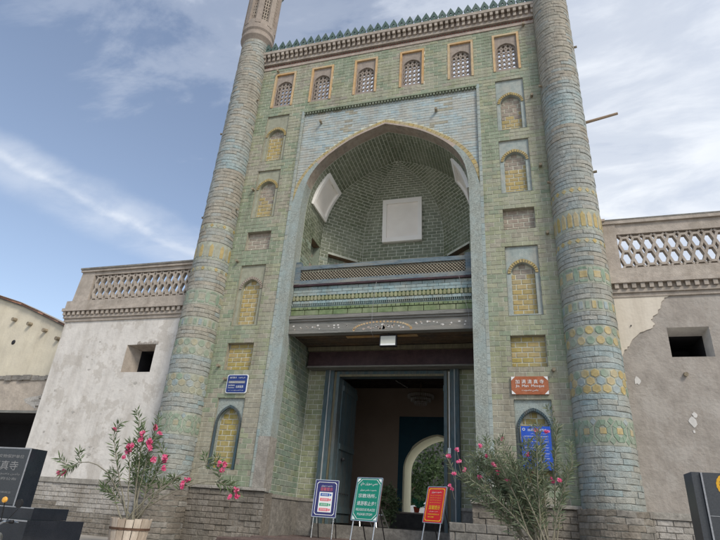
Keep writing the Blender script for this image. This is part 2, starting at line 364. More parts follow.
class MB:
    def __init__(s): s.v = []; s.f = []; s.m = []; s.mats = []

    def mi(s, m):
        if m not in s.mats: s.mats.append(m)
        return s.mats.index(m)

    def add(s, vs, fs, m):
        k = len(s.v); i = s.mi(m)
        s.v.extend(tuple(q) for q in vs)
        for f in fs: s.f.append(tuple(k + j for j in f)); s.m.append(i)

    def box(s, x0, x1, y0, y1, z0, z1, m):
        s.add([(x0, y0, z0), (x1, y0, z0), (x1, y1, z0), (x0, y1, z0), (x0, y0, z1), (x1, y0, z1), (x1, y1, z1), (x0, y1, z1)],
              [(0, 3, 2, 1), (4, 5, 6, 7), (0, 1, 5, 4), (1, 2, 6, 5), (2, 3, 7, 6), (3, 0, 4, 7)], m)

    def bar(s, a, b, wdt, hgt, m, upv=(0, -1, 0)):
        """box-section bar from a to b; hgt along upv"""
        a, b = Vector(a), Vector(b)
        d = (b - a).normalized(); u = Vector(upv)
        sd = d.cross(u)
        if sd.length < 1e-4: sd = d.cross(Vector((1, 0, 0)))
        sd.normalize(); u = sd.cross(d).normalized()
        vs = []
        for p in (a, b):
            for i, j in ((-1, -1), (1, -1), (1, 1), (-1, 1)): vs.append(p + sd * (i * wdt / 2) + u * (j * hgt / 2))
        s.add(vs, [(0, 1, 2, 3), (7, 6, 5, 4), (0, 4, 5, 1), (1, 5, 6, 2), (2, 6, 7, 3), (3, 7, 4, 0)], m)

    def tube(s, pts, rs, m, n=8, cap=True):
        pts = [Vector(p) for p in pts]
        if isinstance(rs, (int, float)): rs = [rs] * len(pts)
        vs = []; fs = []
        for i, p in enumerate(pts):
            d = (pts[min(i + 1, len(pts) - 1)] - pts[max(i - 1, 0)]).normalized()
            a = d.cross(Vector((0, 0, 1)))
            if a.length < 1e-3: a = d.cross(Vector((1, 0, 0)))
            a.normalize(); b = d.cross(a).normalized()
            for k in range(n):
                t = 2 * PI * k / n
                vs.append(p + (a * math.cos(t) + b * math.sin(t)) * rs[i])
        for i in range(len(pts) - 1):
            for k in range(n):
                k2 = (k + 1) % n
                fs.append((i * n + k, i * n + k2, (i + 1) * n + k2, (i + 1) * n + k))
        if cap:
            fs.append(tuple(range(n - 1, -1, -1))); fs.append(tuple((len(pts) - 1) * n + k for k in range(n)))
        s.add(vs, fs, m)

    def lathe(s, c, prof, m, n=24, a0=0, a1=2 * PI):
        """prof: list of (r,z)"""
        vs = []; fs = []; full = abs(a1 - a0 - 2 * PI) < 1e-6
        k = n if full else n + 1
        for r, z in prof:
            for i in range(k):
                t = a0 + (a1 - a0) * i / n
                vs.append((c[0] + r * math.cos(t), c[1] + r * math.sin(t), c[2] + z))
        for j in range(len(prof) - 1):
            for i in range(n):
                i2 = (i + 1) % k
                fs.append((j * k + i, j * k + i2, (j + 1) * k + i2, (j + 1) * k + i))
        s.add(vs, fs, m)

    def prism(s, pts, n, d, m, cap_back=True):
        """pts: planar outline (list of Vector), extruded by d along n"""
        pts = [Vector(p) for p in pts]; n = Vector(n); k = len(pts)
        vs = pts + [p + n * d for p in pts]
        fs = [tuple(range(k, 2 * k))]
        if cap_back: fs.append(tuple(range(k - 1, -1, -1)))
        fs += [(i, (i + 1) % k, k + (i + 1) % k, k + i) for i in range(k)]
        s.add(vs, fs, m)

    def brick(s, q, n, d, gap, bev, m):
        """q: 4 corners ccw seen from outside, n outward normal"""
        n = Vector(n); q = [Vector(p) for p in q]
        ex = ((q[1] - q[0]) + (q[2] - q[3])).normalized(); ez = ((q[3] - q[0]) + (q[2] - q[1])).normalized()
        sg = ((1, 1), (-1, 1), (-1, -1), (1, -1)); g = gap / 2
        a = [p + ex * (i * g) + ez * (j * g) for p, (i, j) in zip(q, sg)]
        j_ = lambda: U(-.25, .25) * bev
        b = [p + n * (d - bev) + ex * j_() + ez * j_() for p in a]
        c = [p + n * (d + j_() * .5) + ex * (i * bev) + ez * (j * bev) for p, (i, j) in zip(a, sg)]
        vs = [p - n * .004 for p in a] + b + c
        fs = [(8, 9, 10, 11)]
        for i in range(4):
            k = (i + 1) % 4
            fs += [(i, k, 4 + k, 4 + i), (4 + i, 4 + k, 8 + k, 8 + i)]
        s.add(vs, fs, m)

    def mesh(s, name, off=(0, 0, 0)):
        me = D.meshes.new(name)
        ox, oy, oz = off
        me.from_pydata([(x - ox, y - oy, z - oz) for x, y, z in s.v], [], s.f)
        for m in s.mats: me.materials.append(m)
        me.polygons.foreach_set('material_index', s.m)
        me.update()
        return me

    def build(s, name, parent=None, kind=None, smooth=False):
        off = BASE.get(root_of(parent).name, (0, 0, 0)) if parent else (0, 0, 0)
        me = s.mesh(name, off)
        if smooth:
            me.polygons.foreach_set('use_smooth', [True] * len(me.polygons))
        o = D.objects.new(name, me)
        COL.objects.link(o)
        if parent: o.parent = parent
        if kind: o['kind'] = kind
        return o


def root_of(o):
    while o.parent: o = o.parent
    return o


def thing(name, label, cat, loc=(0, 0, 0), group=None, world=True, rz=0):
    o = D.objects.new(name, None)
    COL.objects.link(o)
    o.location = loc
    o.rotation_euler = (0, 0, rz)
    o.empty_display_size = .3
    o['label'] = label; o['category'] = cat
    if group: o['group'] = group
    BASE[o.name] = tuple(loc) if world else (0, 0, 0)
    return o


def setting(o): o['kind'] = 'structure'; return o


def copy_obj(src, parent, loc, mw=None):
    c = src.copy(); COL.objects.link(c); c.parent = parent
    c.location = loc
    return c


# brick list machinery -------------------------------------------------
def wall(out, o, ex, ez, n, s0, s1, z0, z1, ch, bw, ivs, pick, d=.010, gap=.018, bev=.004, jit=.004, shift=None, drop=0.0):
    """courses of bricks on a plane: o origin, ex/ez unit axes, n outward normal; ivs(z)->list of (a,b) allowed intervals"""
    o, ex, ez, n = Vector(o), Vector(ex), Vector(ez), Vector(n)
    rows = max(1, round((z1 - z0) / ch)); ch = (z1 - z0) / rows
    for r in range(rows):
        za, zb = z0 + r * ch, z0 + (r + 1) * ch
        off = (r % 2) * bw / 2 + U(-.03, .03) * bw
        k0 = math.floor((s0 - off) / bw) - 1
        k1 = math.ceil((s1 - off) / bw) + 1
        I1 = ivs(za + .25 * ch); I2 = ivs(zb - .25 * ch)
        for k in range(k0, k1):
            a, b = off + k * bw, off + (k + 1) * bw
            a += 0; full0 = True
            for (i0, i1) in I1:
                # narrowest overlap of both lines so bricks stay inside curved borders
                for (j0, j1) in I2:
                    lo, hi = max(a, i0, j0, s0), min(b, i1, j1, s1)
                    if hi - lo < bw * .14: continue
                    if R() < drop: continue
                    full = abs((hi - lo) - bw) < 1e-5
                    out.append(dict(o=o + ex * lo + ez * za, ex=ex, ez=ez, n=n, w=hi - lo, h=ch, d=d + U(-jit, jit), gap=gap, bev=bev,
                                    m=pick(lo, (za + zb) / 2), full=full, c=o + ex * ((lo + hi) / 2) + ez * ((za + zb) / 2)))


VAR = {}


def emit(lst, parent, cap=300, name='brick', rest='brick_courses', test=None):
    """the nearest full bricks become objects of their own (shared meshes), the rest one joined part"""
    base = Vector(BASE.get(root_of(parent).name, (0, 0, 0)))
    fulls = [b for b in lst if b['full'] and (test is None or test(b))]
    fulls.sort(key=lambda b: (b['c'] - CAMP).length)
    ids = set(id(b) for b in fulls[:cap])
    mb = MB()
    for b in lst:
        if id(b) in ids:
            key = (b['m'].name, round(b['w'], 3), round(b['h'], 4), round(b['d'], 2), random.randrange(4))
            if key not in VAR:
                t = MB()
                t.brick([(0, 0, 0), (b['w'], 0, 0), (b['w'], 0, b['h']), (0, 0, b['h'])], (0, -1, 0), round(b['d'], 3), b['gap'], b['bev'], b['m'])
                VAR[key] = t.mesh(name)
            o = D.objects.new(name, VAR[key]); COL.objects.link(o); o.parent = parent
            ex, ez, n = b['ex'], b['ez'], b['n']; p = b['o'] - base
            o.matrix_basis = Matrix(((ex.x, -n.x, ez.x, p.x), (ex.y, -n.y, ez.y, p.y), (ex.z, -n.z, ez.z, p.z), (0, 0, 0, 1)))
        else:
            o_, ex, ez, W, H = b['o'], b['ex'], b['ez'], b['w'], b['h']
            mb.brick([o_, o_ + ex * W, o_ + ex * W + ez * H, o_ + ez * H], b['n'], b['d'], b['gap'], b['bev'], b['m'])
    if mb.f: return mb.build(rest, parent, 'stuff')


def panel_holes(mb, x0, x1, z0, z1, holes, y, m, fn=None):
    """vertical sheet facing -y with rectangular holes [(xa,xb,za,zb)]"""
    xs = sorted({x0, x1, *[h[0] for h in holes], *[h[1] for h in holes]})
    zs = sorted({z0, z1, *[h[2] for h in holes], *[h[3] for h in holes]})
    xs = [x for x in xs if x0 <= x <= x1]; zs = [z for z in zs if z0 <= z <= z1]
    for a, b in zip(xs, xs[1:]):
        for c, d in zip(zs, zs[1:]):
            mx, mz = (a + b) / 2, (c + d) / 2
            if any(h[0] < mx < h[1] and h[2] < mz < h[3] for h in holes): continue
            mb.add([(a, y, c), (b, y, c), (b, y, d), (a, y, d)], [(0, 1, 2, 3)], m)


def arch_pts(w_, zs, rise, n=12):
    """right half of a pointed arch from (w,zs) up to (0,zs+rise)"""
    P = []
    for i in range(n + 1):
        t = i / n
        x = w_ * math.cos(t * PI / 2) ** .95 if i < n else 0
        z = rise * (.84 * math.sin(t * PI / 2) ** .92 + .16 * t ** 2.2)
        P.append((x, zs + z))
    return P


# ------------------------------------------------------------------ ground
def ground():
    mb = MB()
    xs = [-300, -60, -30, -20, -16, -12, -9, -7, -5, -3, -1, 1, 3, 5, 7, 9, 12, 16, 25, 60, 300]
    ys = [-300, -80, -30, -20, -14, -11, -9, -7.5, -6, -5, -4, -3, -1.5, 0, .5]
    def hz(x, y):
        t = min(1, max(0, (y + 12) / 9.0))
        return .78 * (t * t * (3 - 2 * t)) + (noise.noise(Vector((x * .4, y * .4, 0))) * .02 if abs(x) < 30 and y > -20 else 0)
    vs = [(x, y, hz(x, y)) for y in ys for x in xs]
    W = len(xs)
    fs = [(j * W + i, j * W + i + 1, (j + 1) * W + i + 1, (j + 1) * W + i) for j in range(len(ys) - 1) for i in range(W - 1)]
    mb.add(vs, fs, m_ground)
    setting(mb.build('ground', smooth=True))
    mb = MB()
    mb.add([(-300, .5, .74), (300, .5, .74), (300, 400, .74), (-300, 400, .74)], [(0, 1, 2, 3)], m_ground)
    setting(mb.build('rear_ground'))
    # raised terrace before the door: body and paving stones
    t = D.objects.new('terrace', None); COL.objects.link(t); setting(t)
    mb = MB()
    mb.box(-2.3, 2.3, -2.3, 2.05, .2, 1.06, m_terrace)
    mb.box(-2.3, 2.3, -2.65, -2.302, .2, .92, m_terrace)
    mb.build('terrace_core', t)
    k = 0
    y = -2.3
    tmpl = []
    for v in range(5):
        q = MB(); q.brick([(0, 0, 0), (.46, 0, 0), (.46, .36, 0), (0, .36, 0)], (0, 0, 1), .045 + v * .003, .02, .012, m_terrace)
        tmpl.append(q.mesh('paving_stone'))
    r = 0
    while y < 2.0:
        x = -2.3 + (r % 2) * .23
        while x < 2.3 - .4:
            o = D.objects.new('paving_stone', random.choice(tmpl)); COL.objects.link(o); o.parent = t; o.location = (x, y, 1.06)
            x += .46
        y += .36; r += 1
    # threshold
    mb = MB()
    mb.box(-1.9, 1.9, 1.85, 2.35, 1.0, 1.42, m_stone_d)
    mb.build('door_step', t)


ground()

# ------------------------------------------------------------------ gateway
ZS = 9.85
PROF_KEY = [(2.53, 9.85), (2.53, 10.1), (2.50, 10.6), (2.42, 11.02), (2.26, 11.38), (2.02, 11.72), (1.62, 12.08), (1.18, 12.38), (.8, 12.57), (.4, 12.72), (0, 12.86)]


def resample(pts, n):
    ds = [0]
    for a, b in zip(pts, pts[1:]): ds.append(ds[-1] + math.hypot(a[0] - b[0], a[1] - b[1]))
    out = []
    for i in range(n + 1):
        t = ds[-1] * i / n
        for k in range(len(pts) - 1):
            if ds[k + 1] >= t - 1e-9: break
        f = (t - ds[k]) / (ds[k + 1] - ds[k])
        out.append((pts[k][0] + (pts[k + 1][0] - pts[k][0]) * f, pts[k][1] + (pts[k + 1][1] - pts[k][1]) * f))
    return out


def smooth_pts(p, it=2):
    for _ in range(it):
        q = [p[0]]
        for a, b in zip(p, p[1:]):
            q.append((a[0] * .75 + b[0] * .25, a[1] * .75 + b[1] * .25)); q.append((a[0] * .25 + b[0] * .75, a[1] * .25 + b[1] * .75))
        q.append(p[-1]); p = q
    return p


PROF = resample(smooth_pts(PROF_KEY), 28)   # right half of the great arch, springing to apex


def prof_x(z, P=None):
    P = P or PROF
    if z <= P[0][1]: return P[0][0]
    if z >= P[-1][1]: return 0
    for (xa, za), (xb, zb) in zip(P, P[1:]):
        if zb >= z: return xa + (xb - xa) * (z - za) / (zb - za + 1e-9)
    return 0


def offset_prof(d_of):
    """offset the great arch outwards; d_of(t) gives the distance, t 0 at springing to 1 at apex"""
    out = []
    n = len(PROF)
    for i, (x, z) in enumerate(PROF):
        a = PROF[max(i - 1, 0)]; b = PROF[min(i + 1, n - 1)]
        tx, tz = b[0] - a[0], b[1] - a[1]; l = math.hypot(tx, tz)
        nx, nz = tz / l, -tx / l
        d = d_of(i / (n - 1))
        if i == n - 1: out.append((0, z + d * 1.05))
        else: out.append((max(0, x + nx * d), z + nz * d))
    return out


HW = 4.75
NICHES = []   # (xc, half panel w, z0, z1)
GW = thing('mosque_gateway', 'tall green brick mosque gateway with pointed arch recess and balcony over the door', 'gateway', (0, 0, 1.0))

rows = dict(n2=(12.02, 13.9), n3=(9.81, 11.62), p4=(8.66, 9.37), n5=(6.27, 8.17), p6=(4.99, 5.76), n7=(2.56, 4.29))
_g = (13.9 - 2.12) / 93      # snap the niches to whole courses
rows = {k: tuple(2.12 + round((z - 2.12) / _g) * _g for z in v) for k, v in rows.items()}
holes = []
for s in (-1, 1):
    for k, (a, b) in rows.items():
        hw_ = .40
        holes.append((s * 3.80 - hw_, s * 3.80 + hw_, a, b, k, s))
LW = []
for s in (-1, 1):
    for xc in (.79, 2.37, 3.78):
        LW.append((s * xc - .405, s * xc + .405, 13.901 + 3 * 2.199 / 17, 13.901 + 15 * 2.199 / 17, 'lat', s))
ALLH = holes + LW
SPT = 13.9      # top of the blue spandrel field


def gateway_mass():
    mb = MB()
    Z1 = 16.35
    for s in (-1, 1):
        x0, x1 = sorted((s * HW, s * 2.87))
        panel_holes(mb, x0, x1, 0.3, SPT, [h for h in holes if h[5] == s], 0, m_mortar)
    panel_holes(mb, -HW, HW, SPT, Z1, LW, 0, m_mortar)
    # spandrel field set back 5 cm, from profile up
    yb = .05
    for s in (-1, 1):
        P = [(2.87, ZS)] + []
        for (xa, za), (xb, zb) in zip(PROF, PROF[1:]):
            vs = [(s * xa, yb, za), (s * xb, yb, zb), (s * xb, yb, SPT), (s * xa, yb, SPT)]
            mb.add(vs, [(0, 1, 2, 3)] if s < 0 else [(3, 2, 1, 0)], m_mortar_dark)
        mb.add([(s * 2.53, yb, ZS), (s * 2.87, yb, ZS), (s * 2.87, yb, SPT), (s * 2.53, yb, SPT)], [(0, 1, 2, 3)], m_mortar_dark)
        mb.add([(s * 2.87, 0, .3), (s * 2.87, 0, SPT), (s * 2.87, yb, SPT), (s * 2.87, yb, .3)], [(0, 1, 2, 3)], m_mortar)
    mb.add([(-2.87, 0, SPT), (2.87, 0, SPT), (2.87, yb, SPT), (-2.87, yb, SPT)], [(0, 1, 2, 3)], m_mortar)
    # outer shell: body to 14 m, thin screen wall above
    B = 4.3
    for s in (-1, 1):
        x = s * HW
        mb.add([(x, .4, 0), (x, B, 0), (x, B, 14), (x, .4, 14)], [(0, 1, 2, 3)], m_mortar)
        mb.add([(x, 0, 0), (x, .4, 0), (x, .4, Z1), (x, 0, Z1)], [(0, 1, 2, 3)], m_mortar)
    mb.add([(-HW, .4, 14), (HW, .4, 14), (HW, B, 14), (-HW, B, 14)], [(0, 1, 2, 3)], m_mortar)
    mb.add([(-HW, B, 6.3), (HW, B, 6.3), (HW, B, 14), (-HW, B, 14)], [(3, 2, 1, 0)], m_mortar)
    mb.add([(-HW, 0, Z1), (HW, 0, Z1), (HW, .4, Z1), (-HW, .4, Z1)], [(0, 1, 2, 3)], m_mortar)
    panel_holes(mb, -HW, HW, 14, Z1, LW, .4, m_mortar)
    mb.build('wall', GW)


gateway_mass()


def strip_bricks():
    out = []
    def pick(s, z):
        v = noise.noise(Vector((s * .8, z * .5, 3))) + U(-.25, .25)
        if v > .28 or (z < 4.6 and v > -.02 - (z - 2) * .02): return m_pale
        if v < -.12: return m_sage2
        return m_sage
    for sg in (-1, 1):
        x0, x1 = sorted((sg * HW, sg * 2.87))
        hs = [h for h in holes if h[5] == sg]
        def iv(z):
            I = [(x0, x1)]
            for h in hs:
                if h[2] < z < h[3]: I = [(x0, h[0]), (h[1], x1)]
            return I
        wall(out, (0, 0, 0), (1, 0, 0), (0, 0, 1), (0, -1, 0), x0, x1, 2.12, SPT, .126, .275, iv, pick, gap=.014)
    def iv(z):
        I = []; a = -HW
        for h in sorted(LW):
            if h[2] < z < h[3]: I.append((a, h[0])); a = h[1]
        I.append((a, HW)); return I
    wall(out, (0, 0, 0), (1, 0, 0), (0, 0, 1), (0, -1, 0), -HW, HW, SPT + .001, 16.1, .126, .275, iv, pick, gap=.014)
    emit(out, GW, 300)
    # spandrel, pale blue
    out = []
    O2 = offset_prof(lambda t: .24)
    def iv(z):
        x = prof_x(z, O2)
        if z < 10.2: return [(-2.87, -2.86), (2.86, 2.87)]
        return [(-2.85, -x), (x, 2.85)] if x > 0 else [(-2.85, 2.85)]
    def pk(s, z):
        v = noise.noise(Vector((s * .9, z * .9, 9))) + U(-.2, .2)
        return m_pale if v > .33 else m_blue
    wall(out, (0, .05, 0), (1, 0, 0), (0, 0, 1), (0, -1, 0), -2.85, 2.85, 10.2, SPT, .1, .28, iv, pk, d=.009, gap=.012, bev=.003, jit=.003)
    emit(out, GW, 0, rest='spandrel_tiles')


strip_bricks()
mb = MB()
mb.box(-2.85, 2.85, -.045, .05, 13.835, 13.895, m_sage2)
for i in range(58):
    x = -2.82 + i * 5.64 / 57
    mb.box(x - .028, x + .028, -.03, .05, 13.755, 13.833, m_dome)
mb.build('spandrel_dentils', GW, 'stuff')


def arch_trim():
    # pier bands, running up beside the recess
    for s in (-1, 1):
        mb = MB()
        x0, x1 = sorted((s * 2.53, s * 2.845))
        mb.box(x0, x1, -.03, .38, 1.0, ZS, m_grey)
        mb.box(*((x0 + .004, x1 + .006) if s < 0 else (x0 - .006, x1 - .004)), -.040, .374, 2.12, 3.32 if s < 0 else 2.5, m_stone)
        xa, xb = sorted((s * 2.85, s * 2.90))
        mb.build('pier_band', GW)
        lst = []
        wall(lst, (0, .01, 0), (1, 0, 0), (0, 0, 1), (0, -1, 0), xa - .02, xb + .02, 2.12, SPT, .17, .4, lambda z: [(xa - .02, xb + .02)], lambda s_, z: m_pieredge, d=.045, gap=.003, bev=.005, jit=.003)
        emit(lst, GW, 0, rest='pier_edge_bricks')
    mb = MB()
    O1 = offset_prof(lambda t: .30 * max(0, 1 - t * 1.7) ** 1.2 + .055)
    O1[0] = (2.845, ZS)
    mb2 = MB()
    for s in (-1, 1):
        for i in range(len(PROF) - 1):
            a, b = PROF[i], PROF[i + 1]; c, d = O1[i + 1], O1[i]
            y = -.03
            mb.add([(s * a[0], y, a[1]), (s * b[0], y, b[1]), (s * c[0], y, c[1]), (s * d[0], y, d[1])], [(0, 1, 2, 3)], m_grey if i < 12 else m_pinkb)
            mb.add([(s * d[0], y, d[1]), (s * c[0], y, c[1]), (s * c[0], .05, c[1]), (s * d[0], .05, d[1])], [(0, 1, 2, 3)], m_grey if i < 12 else m_pinkb)
            mb2.add([(s * a[0], y, a[1]), (s * b[0], y, b[1]), (s * b[0], .38, b[1]), (s * a[0], .38, a[1])], [(0, 1, 2, 3)], m_grey if i < 7 else m_mauve)
    mb.build('arch_band', GW)
    mb2.build('arch_soffit', GW)
    # ochre voussoirs
    V1 = offset_prof(lambda t: .30 * max(0, 1 - t * 1.7) ** 1.2 + .06)
    V2 = offset_prof(lambda t: .30 * max(0, 1 - t * 1.7) ** 1.2 + .19)
    n = 26
    A = resample(V1[3:], n); B = resample(V2[3:], n)
    for s in (-1, 1):
        for i in range(n):
            t = MB()
            q = [Vector((s * A[i][0], .05, A[i][1])), Vector((s * B[i][0], .05, B[i][1])), Vector((s * B[i + 1][0], .05, B[i + 1][1])), Vector((s * A[i + 1][0], .05, A[i + 1][1]))]
            if s < 0: q = [q[1], q[0], q[3], q[2]]
            t.brick(q, (0, -1, 0), .045, .006, .006, m_band_y if (i % 4) else m_yellp)
            t.build('voussoir', GW)


arch_trim()


def niche(h):
    x0, x1, z0, z1, k, s = h
    xc = (x0 + x1) / 2
    no = D.objects.new('niche', None); COL.objects.link(no); no.parent = GW
    mb = MB()
    if k[0] == 'p':
        yb = .13
        fr = m_mortar
        mb.add([(x0, yb, z0), (x1, yb, z0), (x1, yb, z1), (x0, yb, z1)], [(0, 1, 2, 3)], m_mortar)
        for a, b in (((x0, z0), (x0, z1)), ((x0, z1), (x1, z1)), ((x1, z1), (x1, z0)), ((x1, z0), (x0, z0))):
            mb.add([(a[0], -.01, a[1]), (b[0], -.01, b[1]), (b[0], yb, b[1]), (a[0], yb, a[1])], [(0, 1, 2, 3)], m_pale)
        mb.build('reveal', no)
        out = []
        pk = (lambda s_, z: m_yell if R() < .5 else m_yellp) if k == 'p6' else (lambda s_, z: m_mauve)
        wall(out, (0, yb, 0), (1, 0, 0), (0, 0, 1), (0, -1, 0), x0, x1, z0, z1, .13, .27, lambda z: [(x0, x1)], pk, d=.010, gap=.024, bev=.004)
        emit(out, no, 40 if k == 'p6' else 0)
        return
    yp = .035; yb = .15
    wA = .29
    sill = z0 + (.05 if k != 'n7' else 0.02)
    apex = {'n2': 13.32, 'n3': 11.21, 'n5': 7.74, 'n7': 4.02}[k]
    if k == 'n7': wA = .31
    rise = .30 if k != 'n7' else .40
    zs = apex - rise
    A = arch_pts(wA, zs, rise)
    pm = m_nsurb if s > 0 else m_nsur
    if k == 'n7': pm = m_grey
    for sg in (-1, 1):
        mb.add([(xc + sg * wA, yp, z0), (xc + sg * .40, yp, z0), (xc + sg * .40, yp, zs), (xc + sg * wA, yp, zs)], [(0, 1, 2, 3)], pm)
        mb.add([(xc + sg * wA, yp, zs), (xc + sg * .40, yp, zs), (xc + sg * .40, yp, z1), (xc + sg * wA, yp, z1)], [(0, 1, 2, 3)], pm)
        for a, b in zip(A, A[1:]):
            mb.add([(xc + sg * a[0], yp, a[1]), (xc + sg * b[0], yp, b[1]), (xc + sg * b[0], yp, z1), (xc + sg * a[0], yp, z1)], [(0, 1, 2, 3)], pm)
            mb.add([(xc + sg * a[0], yp, a[1]), (xc + sg * b[0], yp, b[1]), (xc + sg * b[0], yb, b[1]), (xc + sg * a[0], yb, a[1])], [(0, 1, 2, 3)], pm)
        mb.add([(xc + sg * wA, yp, sill), (xc + sg * wA, yp, zs), (xc + sg * wA, yb, zs), (xc + sg * wA, yb, sill)], [(0, 1, 2, 3)], pm)
        mb.add([(xc + sg * .40, -.015, z0), (xc + sg * .40, -.015, z1), (xc + sg * .40, yp, z1), (xc + sg * .40, yp, z0)], [(0, 1, 2, 3)], m_pale)
    mb.add([(x0, -.015, z1), (x1, -.015, z1), (x1, yp, z1), (x0, yp, z1)], [(0, 1, 2, 3)], m_pale)
    mb.add([(x0, -.015, z0), (x1, -.015, z0), (x1, yp, z0), (x0, yp, z0)], [(0, 1, 2, 3)], m_pale)
    mb.box(xc - wA, xc + wA, yp, yb, z0, sill, pm)
    mb.add([(xc - .36, yb, z0), (xc + .36, yb, z0), (xc + .36, yb, z1), (xc - .36, yb, z1)], [(0, 1, 2, 3)], m_mortar)
    mb.build('surround', no)
    out = []
    def iv(z):
        if z < zs: return [(xc - wA, xc + wA)]
        for a, b in zip(A, A[1:]):
            if b[1] >= z:
                x = a[0] + (b[0] - a[0]) * (z - a[1]) / (b[1] - a[1] + 1e-9); return [(xc - x, xc + x)]
        return []
    hsplit = {'n2': .45, 'n3': .62, 'n5': .8, 'n7': 2}[k] if s > 0 else {'n2': .8, 'n3': .55, 'n5': 1.2, 'n7': 2}[k]
    zr = lambda z: (z - z0) / (apex - z0)
    def pk(s_, z):
        if k == 'n7': return m_yell
        if zr(z) > hsplit + U(-.12, .12): return m_mauve
        return m_yellp
    wall(out, (0, yb, 0), (1, 0, 0), (0, 0, 1), (0, -1, 0), xc - wA, xc + wA, sill, apex, .135, .25, iv, pk, d=.010, gap=.024, bev=.004)
    emit(out, no, 40 if k in ('n7', 'n5') else 0)
    # border of bricks round the arch
    mb = MB()
    if k == 'n7':
        Bo = arch_pts(wA + .055, zs, rise + .075)
        for sg in (-1, 1):
            for i in range(len(A) - 1):
                q = [Vector((xc + sg * A[i][0], yp, A[i][1])), Vector((xc + sg * Bo[i][0], yp, Bo[i][1])), Vector((xc + sg * Bo[i + 1][0], yp, Bo[i + 1][1])), Vector((xc + sg * A[i + 1][0], yp, A[i + 1][1]))]
                if sg < 0: q = [q[1], q[0], q[3], q[2]]
                mb.brick(q, (0, -1, 0), .05, 0, .01, m_dfblue)
            mb.box(*sorted((xc + sg * wA, xc + sg * (wA + .055))), yp - .05, yp, z0, zs, m_dfblue)
        mb.build('arch_moulding', no)
    else:
        Bo = arch_pts(wA + .09, zs, rise + .11, 8); Ai = arch_pts(wA, zs, rise, 8)
        for sg in (-1, 1):
            for i in range(8):
                q = [Vector((xc + sg * Ai[i][0], yp, Ai[i][1])), Vector((xc + sg * Bo[i][0], yp, Bo[i][1])), Vector((xc + sg * Bo[i + 1][0], yp, Bo[i + 1][1])), Vector((xc + sg * Ai[i + 1][0], yp, Ai[i + 1][1]))]
                if sg < 0: q = [q[1], q[0], q[3], q[2]]
                mb.brick(q, (0, -1, 0), .025, .014, .005, m_yellp if (s > 0 or k != 'n5') else m_mauve)
        mb.build('arch_voussoirs', no, 'stuff')


for h in holes: niche(h)


def hexscreen(mb, o, ex, ez, yv, x0, x1, z0, rows_, p, rh, wd, dp, m, fl=.42):
    """pierced screen: hexagons sharing flats, touching at tips, diamonds between"""
    o, ex, ez = Vector(o), Vector(ex), Vector(ez)
    n = int(round((x1 - x0) / p)); p = (x1 - x0) / n
    P = lambda x, z: o + ex * x + ez * z
    h = rh / 2; f = p * fl / 2
    for r in range(rows_):
        zc = z0 + rh * (r + .5)
        for i in range(n):
            xc = x0 + p * (i + .5)
            L_, R_ = (xc - p / 2, zc), (xc + p / 2, zc)
            tl, tr, bl, br = (xc - f, zc + h), (xc + f, zc + h), (xc - f, zc - h), (xc + f, zc - h)
            for a, b in ((L_, tl), (tr, R_), (L_, bl), (br, R_), (tl, tr)) + (((bl, br),) if r == 0 else ()):
                mb.bar(P(*a), P(*b), wd, dp + U(-.003, .003), m, yv)


def lattice_window(h):
    x0, x1, z0, z1, k, s = h
    xc = (x0 + x1) / 2
    no = D.objects.new('lattice_window', None); COL.objects.link(no); no.parent = GW
    mb = MB(); t = .07
    zb = z0 + .11
    mb.box(x0, x0 + t, -.03, .06, z0, z1, m_orange); mb.box(x1 - t, x1, -.03, .06, z0, z1, m_orange)
    mb.box(x0 + t, x1 - t, -.03, .06, z1 - t, z1, m_orange)
    mb.build('frame', no)
    mb = MB()
    wA = .285; zs = 15.46 - .26; A = arch_pts(wA, zs, .28)
    X = .405 - t; yp = .03; Zt = z1 - t
    for sg in (-1, 1):
        mb.add([(xc + sg * wA, yp, z0), (xc + sg * X, yp, z0), (xc + sg * X, yp, Zt), (xc + sg * wA, yp, Zt)], [(0, 1, 2, 3)], m_latt)
        for a, b in zip(A, A[1:]):
            mb.add([(xc + sg * a[0], yp, a[1]), (xc + sg * b[0], yp, b[1]), (xc + sg * b[0], yp, Zt), (xc + sg * a[0], yp, Zt)], [(0, 1, 2, 3)], m_latt)
            mb.add([(xc + sg * a[0], yp, a[1]), (xc + sg * b[0], yp, b[1]), (xc + sg * b[0], .14, b[1]), (xc + sg * a[0], .14, a[1])], [(0, 1, 2, 3)], m_latt)
        mb.box(*sorted((xc + sg * wA, xc + sg * .405)), .061, .4, z0, z1, m_latt)
        mb.add([(xc + sg * wA, yp, zb), (xc + sg * wA, yp, zs), (xc + sg * wA, .14, zs), (xc + sg * wA, .14, zb)], [(0, 1, 2, 3)], m_latt)
    mb.box(xc - wA, xc + wA, yp, .4, z0, zb, m_latt)
    mb.box(xc - wA, xc + wA, .2, .4, 15.5, z1, m_latt)
    mb.build('surround', no)
    mb = MB()
    hexscreen(mb, (xc, .11, 0), (1, 0, 0), (0, 0, 1), (0, -1, 0), -wA, wA, zb, 6, .143, .18, .042, .05, m_latt, .45)
    mb.build('lattice', no, 'stuff')


for h in LW: lattice_window(h)


